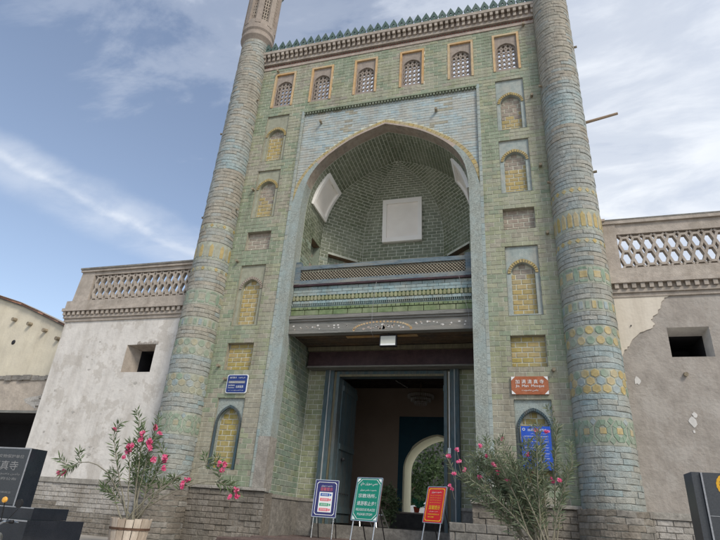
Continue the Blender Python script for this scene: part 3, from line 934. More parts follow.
def cornice():
    mb = MB()
    mb.box(-HW, HW, -.035, .0, 16.1, 16.22, m_pinkb)
    mb.build('cornice_band', GW)
    mb = MB()
    n = 88
    for i in range(n):
        x = -HW + (i + .5) * 2 * HW / n
        mb.prism([(x - .05, -.0, 16.225), (x + .05, 0, 16.225), (x, -.06, 16.225)], (0, 0, 1), .055, m_redb)
    mb.build('sawtooth_course', GW, 'stuff')
    mb = MB()
    mb.box(-HW, HW, -.11, 0, 16.30, 16.42, m_trim)
    mb.box(-HW, HW, -.07, 0, 16.422, 16.70, m_pinkb)
    mb.box(-HW, HW, -.25, .40, 16.702, 16.80, m_trim)
    mb.box(-HW, HW, -.22, .36, 16.802, 16.86, m_colbeige)
    mb.build('cornice', GW)
    n = 53
    tm = MB()
    tm.box(-.046, .046, -.165, 0, .14, .278, m_trim); tm.box(-.046, .046, -.10, 0, .0, .138, m_trim)
    me = tm.mesh('modillion')
    for i in range(n):
        o = D.objects.new('modillion', me); COL.objects.link(o); o.parent = GW
        o.location = (-HW + (i + .5) * 2 * HW / n, -.07, 16.422 - 1.0)
    # merlons
    t = MB()
    outer = [(0, .47), (.07, .33), (.135, .19), (.06, .03), (-.06, .03), (-.135, .19), (-.07, .33)]
    inner = [(0, .25), (.02, .21), (.045, .17), (.03, .14), (-.03, .14), (-.045, .17), (-.02, .21)]
    k = len(outer)
    vs = [(x, -.03, z) for x, z in outer] + [(x, -.03, z) for x, z in inner] + [(x, .03, z) for x, z in outer] + [(x, .03, z) for x, z in inner]
    fs = []
    for i in range(k):
        j = (i + 1) % k
        fs += [(i, j, k + j, k + i), (2 * k + j, 2 * k + i, 3 * k + i, 3 * k + j), (i, 2 * k + i, 2 * k + j, j), (k + i, k + j, 3 * k + j, 3 * k + i)]
    t.add(vs, fs, m_merlon)
    t.box(-.09, .09, -.04, .04, 0, .03, m_merlon)
    me = t.mesh('merlon')
    n = 34
    for i in range(n):
        o = D.objects.new('merlon', me); COL.objects.link(o); o.parent = GW
        o.location = (-HW + (i + .5) * 2 * HW / n, -.14, 16.86 - 1.0)
        o.rotation_euler = (0, U(-.04, .04), U(-.08, .08))


cornice()


# recess ---------------------------------------------------------------
YC = 1.9          # where the barrel ends and the half dome starts
YB = 3.0
POLY = [(-2.53, YC), (-1.40, YB), (1.40, YB), (2.53, YC)]


def recess():
    # backing shell
    mb = MB()
    Z0 = 8.0
    def prof3(k, y):
        return [(k * x, y, z) for x, z in PROF]
    for s in (-1, 1):
        for a, b in zip(PROF, PROF[1:]):
            mb.add([(s * a[0], .38, a[1]), (s * a[0], YC, a[1]), (s * b[0], YC, b[1]), (s * b[0], .38, b[1])], [(0, 1, 2, 3)], m_mortar_dark)
    for (pa, pb) in zip(POLY, POLY[1:]):
        prev = None
        for (x, z) in PROF:
            k = x / 2.53
            A = (pa[0] * k, YC + (pa[1] - YC) * k, z); B = (pb[0] * k, YC + (pb[1] - YC) * k, z)
            if prev: mb.add([prev[0], prev[1], B, A], [(0, 1, 2, 3)], m_mortar_dark)
            prev = (A, B)
    mb.add([(-2.53, .3, Z0 - .01), (2.53, .3, Z0 - .01), (2.53, YC, Z0 - .01), (1.4, YB, Z0 - .01), (-1.4, YB, Z0 - .01), (-2.53, YC, Z0 - .01)], [(0, 1, 2, 3, 4, 5)], m_unseen_balfloor)
    vt = mb.build('vault', GW)
    vb = MB()
    CH = .125; BW = .30
    # vertical walls with blind slots, z 8..ZS
    lst = []
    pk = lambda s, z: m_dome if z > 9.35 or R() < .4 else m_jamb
    bk = MB()
    def wl(pa, pb, slot):
        a, b = Vector((pa[0], pa[1], 0)), Vector((pb[0], pb[1], 0))
        ex = (b - a).normalized(); n = Vector((ex.y, -ex.x, 0))
        Lw = (b - a).length
        c0, c1, zt = Lw * slot[0], Lw * slot[1], slot[2]
        P = lambda x, z, q=0: a + ex * x + n * q + Vector((0, 0, z))
        for (x0_, x1_, za, zb) in ((0, c0, Z0, ZS), (c1, Lw, Z0, ZS), (c0, c1, zt, ZS)):
            bk.add([P(x0_, za), P(x1_, za), P(x1_, zb), P(x0_, zb)], [(0, 1, 2, 3)], m_mortar_dark)
        dq = -.22
        bk.add([P(c0, Z0, dq), P(c1, Z0, dq), P(c1, zt, dq), P(c0, zt, dq)], [(0, 1, 2, 3)], m_mortar_dark)
        bk.add([P(c0, zt, .014), P(c1, zt, .014), P(c1, zt, dq), P(c0, zt, dq)], [(0, 1, 2, 3)], m_soffit)  # slot head takes the dark soffit colour to stand in for its shade
        for x_ in (c0, c1): bk.add([P(x_, Z0, .014), P(x_, zt, .014), P(x_, zt, dq), P(x_, Z0, dq)], [(0, 1, 2, 3)], m_jamb)
        iv = lambda z: [(0, c0), (c1, Lw)] if z < zt else [(0, Lw)]
        wall(lst, a, ex, (0, 0, 1), n, 0, Lw, Z0, ZS, CH, BW, iv, pk, d=.014, gap=.026, bev=.004)
        wall(lst, a + n * dq, ex, (0, 0, 1), n, c0, c1, Z0, zt, CH, .22, lambda z: [(c0, c1)], lambda s, z: m_mauve if R() < .35 else m_jamb, d=.012, gap=.02)
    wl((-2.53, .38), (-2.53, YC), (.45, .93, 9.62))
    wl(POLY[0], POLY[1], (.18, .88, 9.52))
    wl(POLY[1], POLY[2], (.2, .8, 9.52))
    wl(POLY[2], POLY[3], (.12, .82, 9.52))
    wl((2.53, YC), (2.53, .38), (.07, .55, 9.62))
    bk.build('lower_walls', vt)
    for b in lst: b['full'] = False
    emit(lst, vt, 0, rest='recess_bricks')
    # curved parts
    P = resample(smooth_pts(PROF_KEY), int(4.6 / CH))
    mb = MB()
    for s in (-1, 1):                       # barrel sides: courses run in depth
        for r, (a, b) in enumerate(zip(P, P[1:])):
            n = Vector((-s * (b[1] - a[1]), 0, s * (b[0] - a[0]) * s)).normalized()
            if n.x * s > 0: n = -n
            y = .38 + (r % 2) * .5 * BW - BW
            while y < YC:
                y0, y1 = max(y, .38), min(y + BW, YC)
                if y1 - y0 > .04:
                    mid = (y0 + y1) / 2; zc = (a[1] + b[1]) / 2
                    if not (.72 < mid < 1.75 and 10.75 < zc < 11.6):
                        q = [Vector((s * a[0], y0, a[1])), Vector((s * a[0], y1, a[1])), Vector((s * b[0], y1, b[1])), Vector((s * b[0], y0, b[1]))]
                        if s > 0: q = [q[1], q[0], q[3], q[2]]
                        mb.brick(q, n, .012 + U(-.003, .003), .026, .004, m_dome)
                y += BW
    for (pa, pb) in zip(POLY, POLY[1:]):
        for r, (a, b) in enumerate(zip(P, P[1:])):
            ka, kb = a[0] / 2.53, b[0] / 2.53
            A0 = Vector((pa[0] * ka, YC + (pa[1] - YC) * ka, a[1])); B0 = Vector((pb[0] * ka, YC + (pb[1] - YC) * ka, a[1]))
            A1 = Vector((pa[0] * kb, YC + (pa[1] - YC) * kb, b[1])); B1 = Vector((pb[0] * kb, YC + (pb[1] - YC) * kb, b[1]))
            W0 = (B0 - A0).length
            if W0 < .1: continue
            n = (B0 - A0).cross(A1 - A0).normalized()
            if n.dot(Vector((0, 0.3, 9.5)) - A0) < 0: n = -n
            t = -((r % 2) * .5) * BW
            while t < W0:
                t0, t1 = max(t, 0) / W0, min(t + BW, W0) / W0
                if (t1 - t0) * W0 > .04:
                    q = [A0.lerp(B0, t0), A0.lerp(B0, t1), A1.lerp(B1, t1), A1.lerp(B1, t0)]
                    c = (q[0] + q[2]) / 2
                    blk = pa[1] == pb[1] and abs(c.x) < .62 and 10.2 < c.z < 11.85
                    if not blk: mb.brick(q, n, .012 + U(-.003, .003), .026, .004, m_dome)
                t += BW
    mb.build('vault_bricks', vt, 'stuff')
    # three white framed blind windows
    def bw(name_y, q, n, t=.1):
        """q: 2D grid function (u,v)->point on surface"""
        w_ = D.objects.new('blind_window', None); COL.objects.link(w_); w_.parent = GW
        f = MB(); p = MB(); K = 8
        def strip(mbx, u0, u1, v0, v1, h0, h1, m):
            for i in range(K):
                for (ua, ub, va, vb) in [(u0 + (u1 - u0) * i / K, u0 + (u1 - u0) * (i + 1) / K, v0, v1)]:
                    c = [q(ua, va), q(ub, va), q(ub, vb), q(ua, vb)]
                    nn = [n(ua, va), n(ub, va), n(ub, vb), n(ua, vb)]
                    lo = [a + b * h0 for a, b in zip(c, nn)]; hi = [a + b * h1 for a, b in zip(c, nn)]
                    mbx.add(lo + hi, [(4, 5, 6, 7), (0, 1, 5, 4), (1, 2, 6, 5), (2, 3, 7, 6), (3, 0, 4, 7)], m)
        strip(f, 0, 1, 0, t, -.01, .10, m_wwhite); strip(f, 0, 1, 1 - t, 1, -.01, .10, m_wwhite)
        strip(f, 0, t, t, 1 - t, -.01, .097, m_wwhite); strip(f, 1 - t, 1, t, 1 - t, -.01, .097, m_wwhite)
        f.build('frame', w_)
        strip(p, t, 1 - t, t, 1 - t, -.02, .03, m_wpanel)
        p.build('panel', w_)
    X = .69
    # back window stands on the battered facet: a flat box
    kb = prof_x(11.85) / 2.53
    yT = YC + (YB - YC) * kb; yBt = YB
    bw(0, lambda u, v: Vector((-X + 2 * X * v, yBt + .06 - .28 * 0 - (yBt - yT) * .55 * u - .12, 10.22 + 1.6 * u)), lambda u, v: Vector((0, -1, 0)))
    # side windows follow the barrel
    def side(s):
        a, b = Vector((s * 2.50, 0, 10.62)), Vector((s * 2.03, 0, 11.74))
        nn = Vector((-s * (b.z - a.z), 0, -abs(b.x - a.x))).normalized()
        def q(u, v): return a.lerp(b, u) + Vector((0, .63 + 1.2 * v, 0)) - nn * (.10 * math.sin(PI * u) * .6)
        def n(u, v): return nn
        return q, n
    for s in (-1, 1):
        q, n = side(s); bw(0, q, n)


recess()


def balcony():
    b = D.objects.new('balcony', None); COL.objects.link(b); b.parent = GW
    X = 2.525
    yf = .30
    mb = MB()
    mb.box(-X, X, yf - .10, yf + .02, 8.03, 8.15, m_railw)
    mb.box(-X, X, yf - .10, yf + .02, 7.56, 7.69, m_railw)
    for s in (-1, 1): mb.box(*sorted((s * X, s * (X - .16))), yf - .115, yf + .03, 7.565, 8.28 if s < 0 else 8.22, m_railw)
    mb.build('rail', b)
    mb = MB()
    x = -X + .16 - .34
    while x < X - .16:
        for sg in (1, -1):
            xa, xb = (x, x + .34) if sg > 0 else (x + .34, x)
            za, zb = 7.69, 8.03
            # clip to ends
            lo, hi = -X + .16, X - .16
            a = Vector((xa, 0, za)); c = Vector((xb, 0, zb))
            def cl(p, q):
                if p.x < lo: p = p + (q - p) * ((lo - p.x) / (q.x - p.x))
                if p.x > hi: p = p + (q - p) * ((hi - p.x) / (q.x - p.x))
                return p
            if max(a.x, c.x) <= lo or min(a.x, c.x) >= hi: continue
            a2, c2 = cl(a, c), cl(c, a)
            yy = yf - .04 + sg * .008
            mb.bar((a2.x, yy, a2.z), (c2.x, yy, c2.z), .019, .014, m_lattw)
        x += .088
    mb.build('rail_lattice', b, 'stuff')
    mb = MB()
    mb.box(-X, X, yf, yf + .2, 6.45, 7.5, m_mortar_dark)      # core
    mb.box(-X, X, yf + .3, yf + .34, 7.5, 7.95, m_hole)  # near-black sheet standing in for the shade behind the rail lattice
    mb.box(-X, X, yf - .115, yf - .001, 7.50, 7.555, m_maroon)
    mb.build('deck_edge', b)
    lst = []
    wall(lst, (0, yf, 0), (1, 0, 0), (0, 0, 1), (0, -1, 0), -X, X, 7.22, 7.50, .093, .3, lambda z: [(-X, X)], lambda s, z: m_cblue, d=.05, gap=.008)
    wall(lst, (0, yf, 0), (1, 0, 0), (0, 0, 1), (0, -1, 0), -X, X, 6.97, 7.06, .09, .25, lambda z: [(-X, X)], lambda s, z: m_cblue, d=.075, gap=.008)
    for q in lst: q['full'] = False
    emit(lst, b, 0, rest='blue_tile_band')
    mb = MB()
    n = 46
    for i in range(n):
        x = -X + (i + .5) * 2 * X / n
        mb.prism([(x - .036, yf - .02, 7.065), (x + .036, yf - .02, 7.065), (x + .036, yf - .02, 7.17), (x, yf - .02, 7.215), (x - .036, yf - .02, 7.17)], (0, -1, 0), .075, m_teeth)
    mb.box(-X, X, yf - .02, yf - .001, 7.062, 7.218, m_pgreen)
    mb.build('tooth_course', b, 'stuff')
    mb = MB()
    n = 92
    for i in range(n):
        x = -X + (i + .5) * 2 * X / n
        mb.prism([(x - .022, yf - .001, 6.90), (x + .022, yf - .001, 6.90), (x, yf - .10, 6.90)], (0, 0, 1), .068, m_cblue)
    mb.build('small_sawteeth', b, 'stuff')
    mb = MB()
    n = 40
    mb.box(-X, X, yf - .05, yf - .001, 6.865, 6.895, m_cblue)
    for i in range(n):
        x = -X + (i + .5) * 2 * X / n
        mb.box(x - .055, x + .055, yf - .085, yf - .001, 6.79, 6.862, m_pgreen)
    mb.build('green_dentils', b, 'stuff')
    lst = []
    wall(lst, (0, yf, 0), (1, 0, 0), (0, 0, 1), (0, -1, 0), -X, X, 6.62, 6.785, .165, .42, lambda z: [(-X, X)], lambda s, z: m_pgreen, d=.07, gap=.018)
    emit(lst, b, 60)
    mb = MB()
    mb.box(-X, X, yf - .13, yf + .1, 6.50, 6.60, m_beam)
    mb.box(-X, X, yf - .09, yf + .1, 6.44, 6.498, m_beam)
    mb.box(-X, X, yf - .05, yf + .18, 6.10, 6.438, m_beam)
    mb.build('beam', b)
    # faded painted flowers on the beam: flat daubs a few mm proud
    mb = MB()
    def daub(x, z, r, m):
        n_ = 9
        mb.prism([(x + r * U(.7, 1.1) * math.cos(t * 2 * PI / n_), yf - .052, z + r * .8 * U(.7, 1.1) * math.sin(t * 2 * PI / n_)) for t in range(n_)][::1], (0, -1, 0), .003, m)
    for i in range(26):
        x = -2.35 + i * .187 + U(-.03, .03)
        if abs(x - .15) < .85:
            continue
        for k in range(2): daub(x + U(-.05, .05), 6.27 + U(-.06, .07), U(.018, .038), m_patch if R() < .7 else m_trim)
    for i in range(26):
        a = PI * i / 25
        daub(.15 + .78 * math.cos(a), 6.15 + .22 * math.sin(a), .035, m_orange)
    for i in range(34):
        a = U(.1, PI - .1); q_ = U(.1, .85)
        daub(.15 + .7 * q_ * math.cos(a), 6.16 + .18 * q_ * math.sin(a), U(.018, .045), random.choice([m_patch, m_pinkb, m_trim, m_dfblue]))
    mb.build('painted_flowers', b, 'stuff')
    # soffit planks
    n = 12
    t = MB()
    y0, y1 = yf + .18, 2.1
    dy = (y1 - y0) / n
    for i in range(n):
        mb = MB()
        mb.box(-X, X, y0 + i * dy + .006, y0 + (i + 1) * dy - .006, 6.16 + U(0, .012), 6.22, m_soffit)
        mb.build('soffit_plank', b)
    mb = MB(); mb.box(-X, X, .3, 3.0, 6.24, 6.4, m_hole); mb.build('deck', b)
    mb = MB(); mb.box(-1.0, 1.0, .75, .87, 6.135, 6.158, m_orange); mb.build('painted_board', b)


balcony()


def doorway():
    # jambs
    lst = []
    pk = lambda s, z: m_jamb if R() < .8 else m_sage2
    wall(lst, (-2.55, 0, 0), (0, 1, 0), (0, 0, 1), (1, 0, 0), .38, 2.1, 1.95, 6.16, .145, .31, lambda z: [(.38, 2.1)], pk, d=.010, gap=.018)
    wall(lst, (2.55, 0, 0), (0, -1, 0), (0, 0, 1), (-1, 0, 0), -2.1, -.38, 1.95, 6.16, .145, .31, lambda z: [(-2.1, -.38)], pk, d=.010, gap=.018)
    # brick either side of the door frame
    pk2 = lambda s, z: m_olive if R() < .8 else m_sage
    for s in (-1, 1):
        a, b_ = sorted((s * 1.95, s * 2.53))
        wall(lst, (0, 2.1, 0), (1, 0, 0), (0, 0, 1), (0, -1, 0), a, b_, 1.95, 5.55, .145, .29, lambda z, a=a, b_=b_: [(a, b_)], pk2, d=.010, gap=.022)
    mb = MB()
    for s in (-1, 1):
        mb.add([(s * 2.55, .3, .5), (s * 2.55, 2.2, .5), (s * 2.55, 2.2, 6.2), (s * 2.55, .3, 6.2)], [(0, 1, 2, 3)], m_mortar_dark)
        a, b_ = sorted((s * 1.9, s * 2.55))
        mb.box(a, b_, 2.102, 2.5, .5, 6.2, m_mortar_dark)
    mb.box(-2.55, 2.55, 2.13, 2.5, 5.56, 6.3, m_mortar_dark)
    jw = mb.build('door_wall', GW)
    emit(lst, jw, 250)
    # stone dado in the recess
    for s in (-1, 1):
        mb = MB()
        mb.box(*sorted((s * 2.42, s * 2.55)), .36, 2.1, 1.0, 1.93, m_stone_d)
        mb.box(*sorted((s * 1.95, s * 2.42)), 1.98, 2.1, 1.0, 1.93, m_stone_d)
        mb.box(*sorted((s * 2.40, s * 2.56)), .34, 2.1, 1.93, 2.01, m_stone)
        mb.box(*sorted((s * 1.95, s * 2.40)), 1.96, 2.1, 1.93, 2.008, m_stone)
        mb.build('dado', GW)
    mb = MB()
    mb.box(-2.46, 2.46, 1.72, 2.08, 5.58, 6.02, m_maroon)
    mb.box(-2.46, 2.46, 1.66, 2.08, 5.535, 5.578, m_beam)
    mb.box(-2.46, 2.46, 1.60, 2.08, 6.02, 6.14, m_dfyell)
    mb.build('lintel', GW)
    df = D.objects.new('door_frame', None); COL.objects.link(df); df.parent = GW
    for s in (-1, 1):
        mb = MB()
        mb.box(*sorted((s * 1.84, s * 1.95)), 1.93, 2.15, 1.42, 5.53, m_dfblue)
        mb.box(*sorted((s * 1.815, s * 1.838)), 1.95, 2.15, 1.42, 5.53, m_dfwhite)
        mb.box(*sorted((s * 1.70, s * 1.813)), 1.99, 2.2, 1.42, 5.53, m_door)
        mb.box(*sorted((s * 1.62, s * 1.698)), 2.03, 2.25, 1.42, 5.50, m_dfyell)
        mb.box(*sorted((s * 1.53, s * 1.618)), 2.0, 2.3, 1.42, 5.50, m_door)
        mb.build('post', df)
    mb = MB()
    mb.box(-1.53, 1.53, 2.02, 2.3, 5.34, 5.50, m_dfblue)
    mb.box(-1.53, 1.53, 1.98, 2.02, 5.34, 5.40, m_dfyell)
    mb.build('head', df)
    mb = MB(); mb.tube([(1.68, 1.97, 3.4), (1.68, 1.97, 5.45)], .014, m_wt, 6); mb.box(1.64, 1.72, 1.93, 1.985, 3.28, 3.42, m_wt); mb.build('switch_conduit', GW)
    # open leaves (folded back against the passage sides)
    for s in (-1, 1):
        dl = D.objects.new('door_leaf', None); COL.objects.link(dl); dl.parent = GW
        x = s * 1.50
        n = 6
        y0, y1 = 2.31, 3.75
        for i in range(n):
            mb = MB(); a = y0 + (y1 - y0) * i / n
            mb.box(*sorted((x, x + s * .05)), a + .004, a + (y1 - y0) / n - .004, 1.46, 5.33, m_door)
            mb.build('plank', dl)
        for z in (1.7, 3.35, 5.0):
            mb = MB(); mb.box(*sorted((x - s * .035, x - s * .001)), y0 + .02, y1 - .02, z, z + .16, m_door); mb.build('batten', dl)
        mb = MB()
        for i in range(6): mb.tube([(x - s * .03, y0 + .25 + i * .16, 2.2), (x - s * .055, y0 + .25 + i * .16, 2.2)], .02, m_iron, 8)
        mb.lathe((x - s * .06, y0 + .3, 3.1), [(.0, .05), (.05, .04), (.06, 0), (.05, -.04), (0, -.05)], m_iron, 10)
        mb.build('door_studs', dl)
    # plinth
    for s in (-1, 1):
        lst = []
        mbp = MB()
        a, b_ = sorted((s * 2.42, s * HW))
        mbp.box(a, b_, -.12, .3, .2, 2.03, m_plbrick)
        wall(lst, (0, -.12, 0), (1, 0, 0), (0, 0, 1), (0, -1, 0), a, b_, .6, 2.03, .13, .30, lambda z, a=a, b_=b_: [(a, b_)], lambda s_, z: m_plbrick, d=.022, gap=.010, bev=.010, jit=.014, drop=.03)
        pl = mbp.build('plinth', GW)
        emit(lst, pl, 75)
        x = s * 2.38
        while abs(x) < HW - .1:
            wd_ = U(.55, 1.0); x2 = s * min(abs(x) + wd_, HW)
            mb = MB(); a, b_ = sorted((x, x2))
            mb.brick([(a, -.15, 2.032), (b_, -.15, 2.032), (b_, -.15, 2.115), (a, -.15, 2.115)], (0, -1, 0), .03 + U(0, .02), .012, .012, m_stone)
            mb.box(a + .006, b_ - .006, -.15, .02, 2.04, 2.11, m_stone)
            mb.build('ledge_stone', pl)
            x = x2
    # low brick bench right of the door
    bt = D.objects.new('step_block', None); COL.objects.link(bt); bt.parent = GW
    mb = MB(); mb.box(1.98, 3.6, -.52, -.125, .5, 1.66, m_stone_d); mb.build('block_core', bt)
    lst = []
    wall(lst, (0, -.52, 0), (1, 0, 0), (0, 0, 1), (0, -1, 0), 1.98, 3.6, .6, 1.66, .18, .42, lambda z: [(1.98, 3.6)], lambda s_, z: m_stone_d, d=.03, gap=.012, bev=.014, jit=.01)
    emit(lst, bt, 60)
    # timber pegs left in the brickwork
    for (x, z) in ((-4.1, 15.95), (-4.36, 8.35), (-4.25, 10.9), (4.35, 16.05), (4.4, 13.1), (4.45, 10.6), (4.46, 8.5), (-4.35, 5.15), (-4.08, 4.78), (-2.2, 13.3), (1.6, 13.1), (4.3, 4.95)):
        mb = MB(); mb.tube([(x, .02, z), (x + .01, -.14, z - .015)], .042, m_log, 7); mb.build('timber_peg', GW)
    # cable over the balcony
    mb = MB()
    pts = [(-.05, .17, 7.5), (-.08, .12, 7.1), (-.1, .1, 6.6), (-.11, .16, 6.05), (-.12, .5, 6.0)]
    mb.tube(pts, .005, m_letter, 5); mb.build('cable', GW)
    mb = MB()
    mb.tube([(2.2, .1, 7.5), (2.3, .09, 7.0), (2.42, .12, 6.5), (2.44, .16, 6.05)], .004, m_letter, 5); mb.build('cable', GW)


doorway()

fl = thing('flood_lamp', 'small square flood lamp hanging under the balcony beam', 'lamp', (.12, .36, 6.1))
mb = MB()
mb.box(.06, .52, .40, .52, 5.74, 6.04, m_black)
mb.build('lamp_body', fl)
mb = MB(); mb.add([(.09, .393, 5.78), (.49, .393, 5.78), (.49, .397, 6.01), (.09, .397, 6.01)], [(0, 1, 2, 3)], m_lampglass)
mb.box(.09, .49, .385, .396, 5.755, 5.80, m_wt); mb.build('lens', fl)
mb = MB(); mb.bar((.29, .46, 6.03), (.29, .46, 6.16), .04, .02, m_iron); mb.build('bracket', fl)


# ------------------------------------------------------------------ corner towers
def rad(z): return .587 - .0055 * z


BANDS = [(3.24, 3.80, 'oct'), (4.28, 4.80, 'flower'), (5.32, 5.78, 'hex2'), (6.12, 6.40, 'picket'), (6.79, 7.25, 'lozenge'),
         (7.84, 7.96, 'dots'), (8.20, 8.78, 'tall'), (9.26, 9.42, 'dots')]


def tower(sx, label):
    cx, cy = sx * 5.185, -.087
    T = thing('corner_tower', label, 'tower', (cx, cy, .7), 'round corner towers of the gateway')
    mb = MB()
    mb.lathe((cx, cy, 0), [(rad(0) + .1, .2), (rad(2) + .1, 2.06), (rad(2), 2.06), (rad(17.3), 17.3)], m_colmort, 40)
    mb.build('shaft', T, smooth=False)
    # bricks
    ch = .118
    def inside(a):      # angle hidden in the gateway mass
        x, y = cx + .5 * math.cos(a), cy + .5 * math.sin(a)
        return abs(x) < HW and y > .06
    cand = []
    zs_ = [.62, 2.06] + [v for b in BANDS for v in (b[0] - .008, b[1] + .008)] + [17.27]
    rows_ = []
    for za, zb in [(zs_[0], zs_[1])] + list(zip(zs_[1::2], zs_[2::2])):
        k = max(1, round((zb - za) / ch))
        rows_ += [(za + (zb - za) * (i + .5) / k, (zb - za) / k) for i in range(k)]
    for zm, hrow in rows_:
        z = zm - hrow / 2
        if True:
            r = rad(zm) + (.1 if zm < 2.06 else 0)
            n = random.choice((9, 10, 11)) if z > 2.1 else 12
            off = U(0, 6.28)
            k = 0
            for i in range(n):
                a0 = off + i * 2 * PI / n; a1 = off + (i + 1) * 2 * PI / n
                am = (a0 + a1) / 2
                if inside(am): continue
                if zm < 2.06: m = m_plbrick if R() < .7 else m_stone_d
                else:
                    v = noise.noise(Vector((math.cos(am) * .6, math.sin(am) * .6 + sx * 5, zm * .55))) + U(-.3, .3)
                    if (2.3 < zm < 3.2 or 3.85 < zm < 4.25 or 4.85 < zm < 5.3 or 11.5 < zm < 12.6) and v > (-.22 if sx > 0 else .0): m = m_colblue
                    elif v > (.38 if sx > 0 else .2) or (zm > 13 and v > -.1): m = m_colbeige
                    else: m = m_colgrey
                cand.append((am, zm, r, n, m, hrow / ch))
    sz = {}
    def cmesh(n, m, v):
        key = (n, m.name, v)
        if key in sz: return sz[key]
        t = MB(); r0 = .56; K = 4; ha = PI / n
        g = .003; hh = ch / 2
        dz = U(.0, .006); dd = .007 + U(0, .018)
        A = [-ha + g / r0 + (2 * ha - 2 * g / r0) * i / K for i in range(K + 1)]; tl = U(-.012, .012)
        vs = []
        for a in A:
            ins = 1 if a in (A[0], A[-1]) else 0
            sag = U(-.011, .011); t_ = tl * (a / ha)
            for (rr, zz) in ((r0 - .004, -hh + .004 + t_), (r0 + dd - .006, -hh + .004 + dz + t_), (r0 + dd - ins * .004, -hh + .015 + sag + t_), (r0 + dd - ins * .004, hh - .015 + sag + t_), (r0 + dd - .008, hh - .004 + t_), (r0 - .004, hh - .004 + t_)):
                vs.append((rr * math.cos(a), rr * math.sin(a), zz))
        fs = []
        for i in range(K):
            for j in range(5): fs.append((i * 6 + j, (i + 1) * 6 + j, (i + 1) * 6 + j + 1, i * 6 + j + 1))
        fs.append((0, 1, 2, 3, 4, 5)); fs.append(tuple(K * 6 + j for j in (5, 4, 3, 2, 1, 0)))
        t.add(vs, fs, m)
        sz[key] = (t.mesh('brick'), vs, fs)
        return sz[key]
    def dist(c):
        am, zm, r, n, m, hs = c
        p = Vector((cx + r * math.cos(am), cy + r * math.sin(am), zm))
        d = p - CAMP
        fac = -(Vector((math.cos(am), math.sin(am), 0)).dot(d.normalized()))
        vis = fac > .1 and zm > 1.35
        return d.length + (0 if vis else 1000)
    cand.sort(key=dist)
    mb = MB()
    for i, c in enumerate(cand):
        am, zm, r, n, m, hs = c
        me, vs, fs = cmesh(n, m, random.randrange(12))
        sc = r / .56
        if i < 300:
            o = D.objects.new('brick', me); COL.objects.link(o); o.parent = T
            o.location = (0, 0, zm - .7); o.rotation_euler = (0, 0, am); o.scale = (sc, sc, hs)
        else:
            ca, sa = math.cos(am), math.sin(am)
            mb.add([(cx + (x * ca - y * sa) * sc, cy + (x * sa + y * ca) * sc, zm + zz * hs) for x, y, zz in vs], fs, m)
    mb.build('brick_courses', T, 'stuff')
    # mosaic bands
    for b0, b1, kind in BANDS:
        mb = MB(); zc = (b0 + b1) / 2; r = rad(zc); H = b1 - b0
        mb.lathe((cx, cy, 0), [(r, b0 - .01), (r + .010, b0), (r + .010, b1), (r, b1 + .01)], m_bandmort, 40)
        bd = mb.build('mosaic_band', T)
        jm = MB()
        BY, BG, BB = (m_band_y, m_band_g, m_band_b) if sx > 0 else (m_colblueL, m_bandgL, m_colblue)
        if sx < 0 and zc > 7.5: BY = m_yellp
        def tile(poly, n, off, ms, single=True):
            """poly in (arc metres, z about band middle); n copies round"""
            K = len(poly); vs = []
            c0 = (sum(p[0] for p in poly) / K, sum(p[1] for p in poly) / K)
            for rr, f in ((r + .006, 1), (r + .016, 1), (r + .019, .88)):
                for (s_, z_) in poly:
                    s2 = c0[0] + (s_ - c0[0]) * f; z2 = c0[1] + (z_ - c0[1]) * f
                    a = s2 / r
                    vs.append((rr * math.cos(a), rr * math.sin(a), z2))
            fs = [tuple(range(2 * K, 3 * K))]
            for i in range(K):
                j = (i + 1) % K
                fs += [(i, j, K + j, K + i), (K + i, K + j, 2 * K + j, 2 * K + i)]
            mesh_c = {}
            for i in range(n):
                a = off + i * 2 * PI / n
                if inside(a) or math.sin(a) > .55: continue
                m = ms[i % len(ms)] if not callable(ms) else ms()
                if single:
                    if m.name not in mesh_c:
                        t = MB(); t.add(vs, fs, m); mesh_c[m.name] = t.mesh('tile')
                    o = D.objects.new('tile', mesh_c[m.name]); COL.objects.link(o); o.parent = bd
                    o.location = (0, 0, zc - .7); o.rotation_euler = (0, 0, a + U(-.01, .01))
                else:
                    ca, sa = math.cos(a), math.sin(a)
                    jm.add([(cx + x * ca - y * sa, cy + x * sa + y * ca, zc + z_) for x, y, z_ in vs], fs, m)
        def ngon(n_, rr, ph=0, sx_=1, sy=1, c=(0, 0)): return [(c[0] + rr * sx_ * math.cos(ph + 2 * PI * i / n_), c[1] + rr * sy * math.sin(ph + 2 * PI * i / n_)) for i in range(n_)]
        circ = 2 * PI * r
        if kind == 'oct':
            n = 11; p = circ / n
            sq = ngon(4, .085, PI / 4); tile(sq, n, 0, [BY])
            R1 = .235
            for s4 in range(8):
                a0, a1 = s4 * PI / 4 + PI / 8, (s4 + 1) * PI / 4 + PI / 8
                f = lambda a, q: (q * math.cos(a) * .66, q * math.sin(a) * 1.0)
                tile([f(a0 + .02, R1 * .50), f(a0 + .02, R1), f(a1 - .02, R1), f(a1 - .02, R1 * .50)][::1], n, 0, [BG], single=False)
            tile(ngon(4, .07, 0, .9, 1.1, (p / 2, .19)), n, 0, [BG, BB], single=False)
            tile(ngon(4, .07, 0, .9, 1.1, (p / 2, -.19)), n, 0, [BG], single=False)
        elif kind == 'flower':
            n = 18; p = circ / n
            for row, zz in enumerate((-.165, 0, .165)):
                tile(ngon(6, .094, PI / 6, .98, 1.0, (0, zz)), n, (row % 2) * PI / n, (lambda: random.choice([BY, BY, (m_yellp if sx > 0 else m_colblueL), BB, BG])) if row != 1 else [BY, BB])
        elif kind == 'hex2':
            n = 18
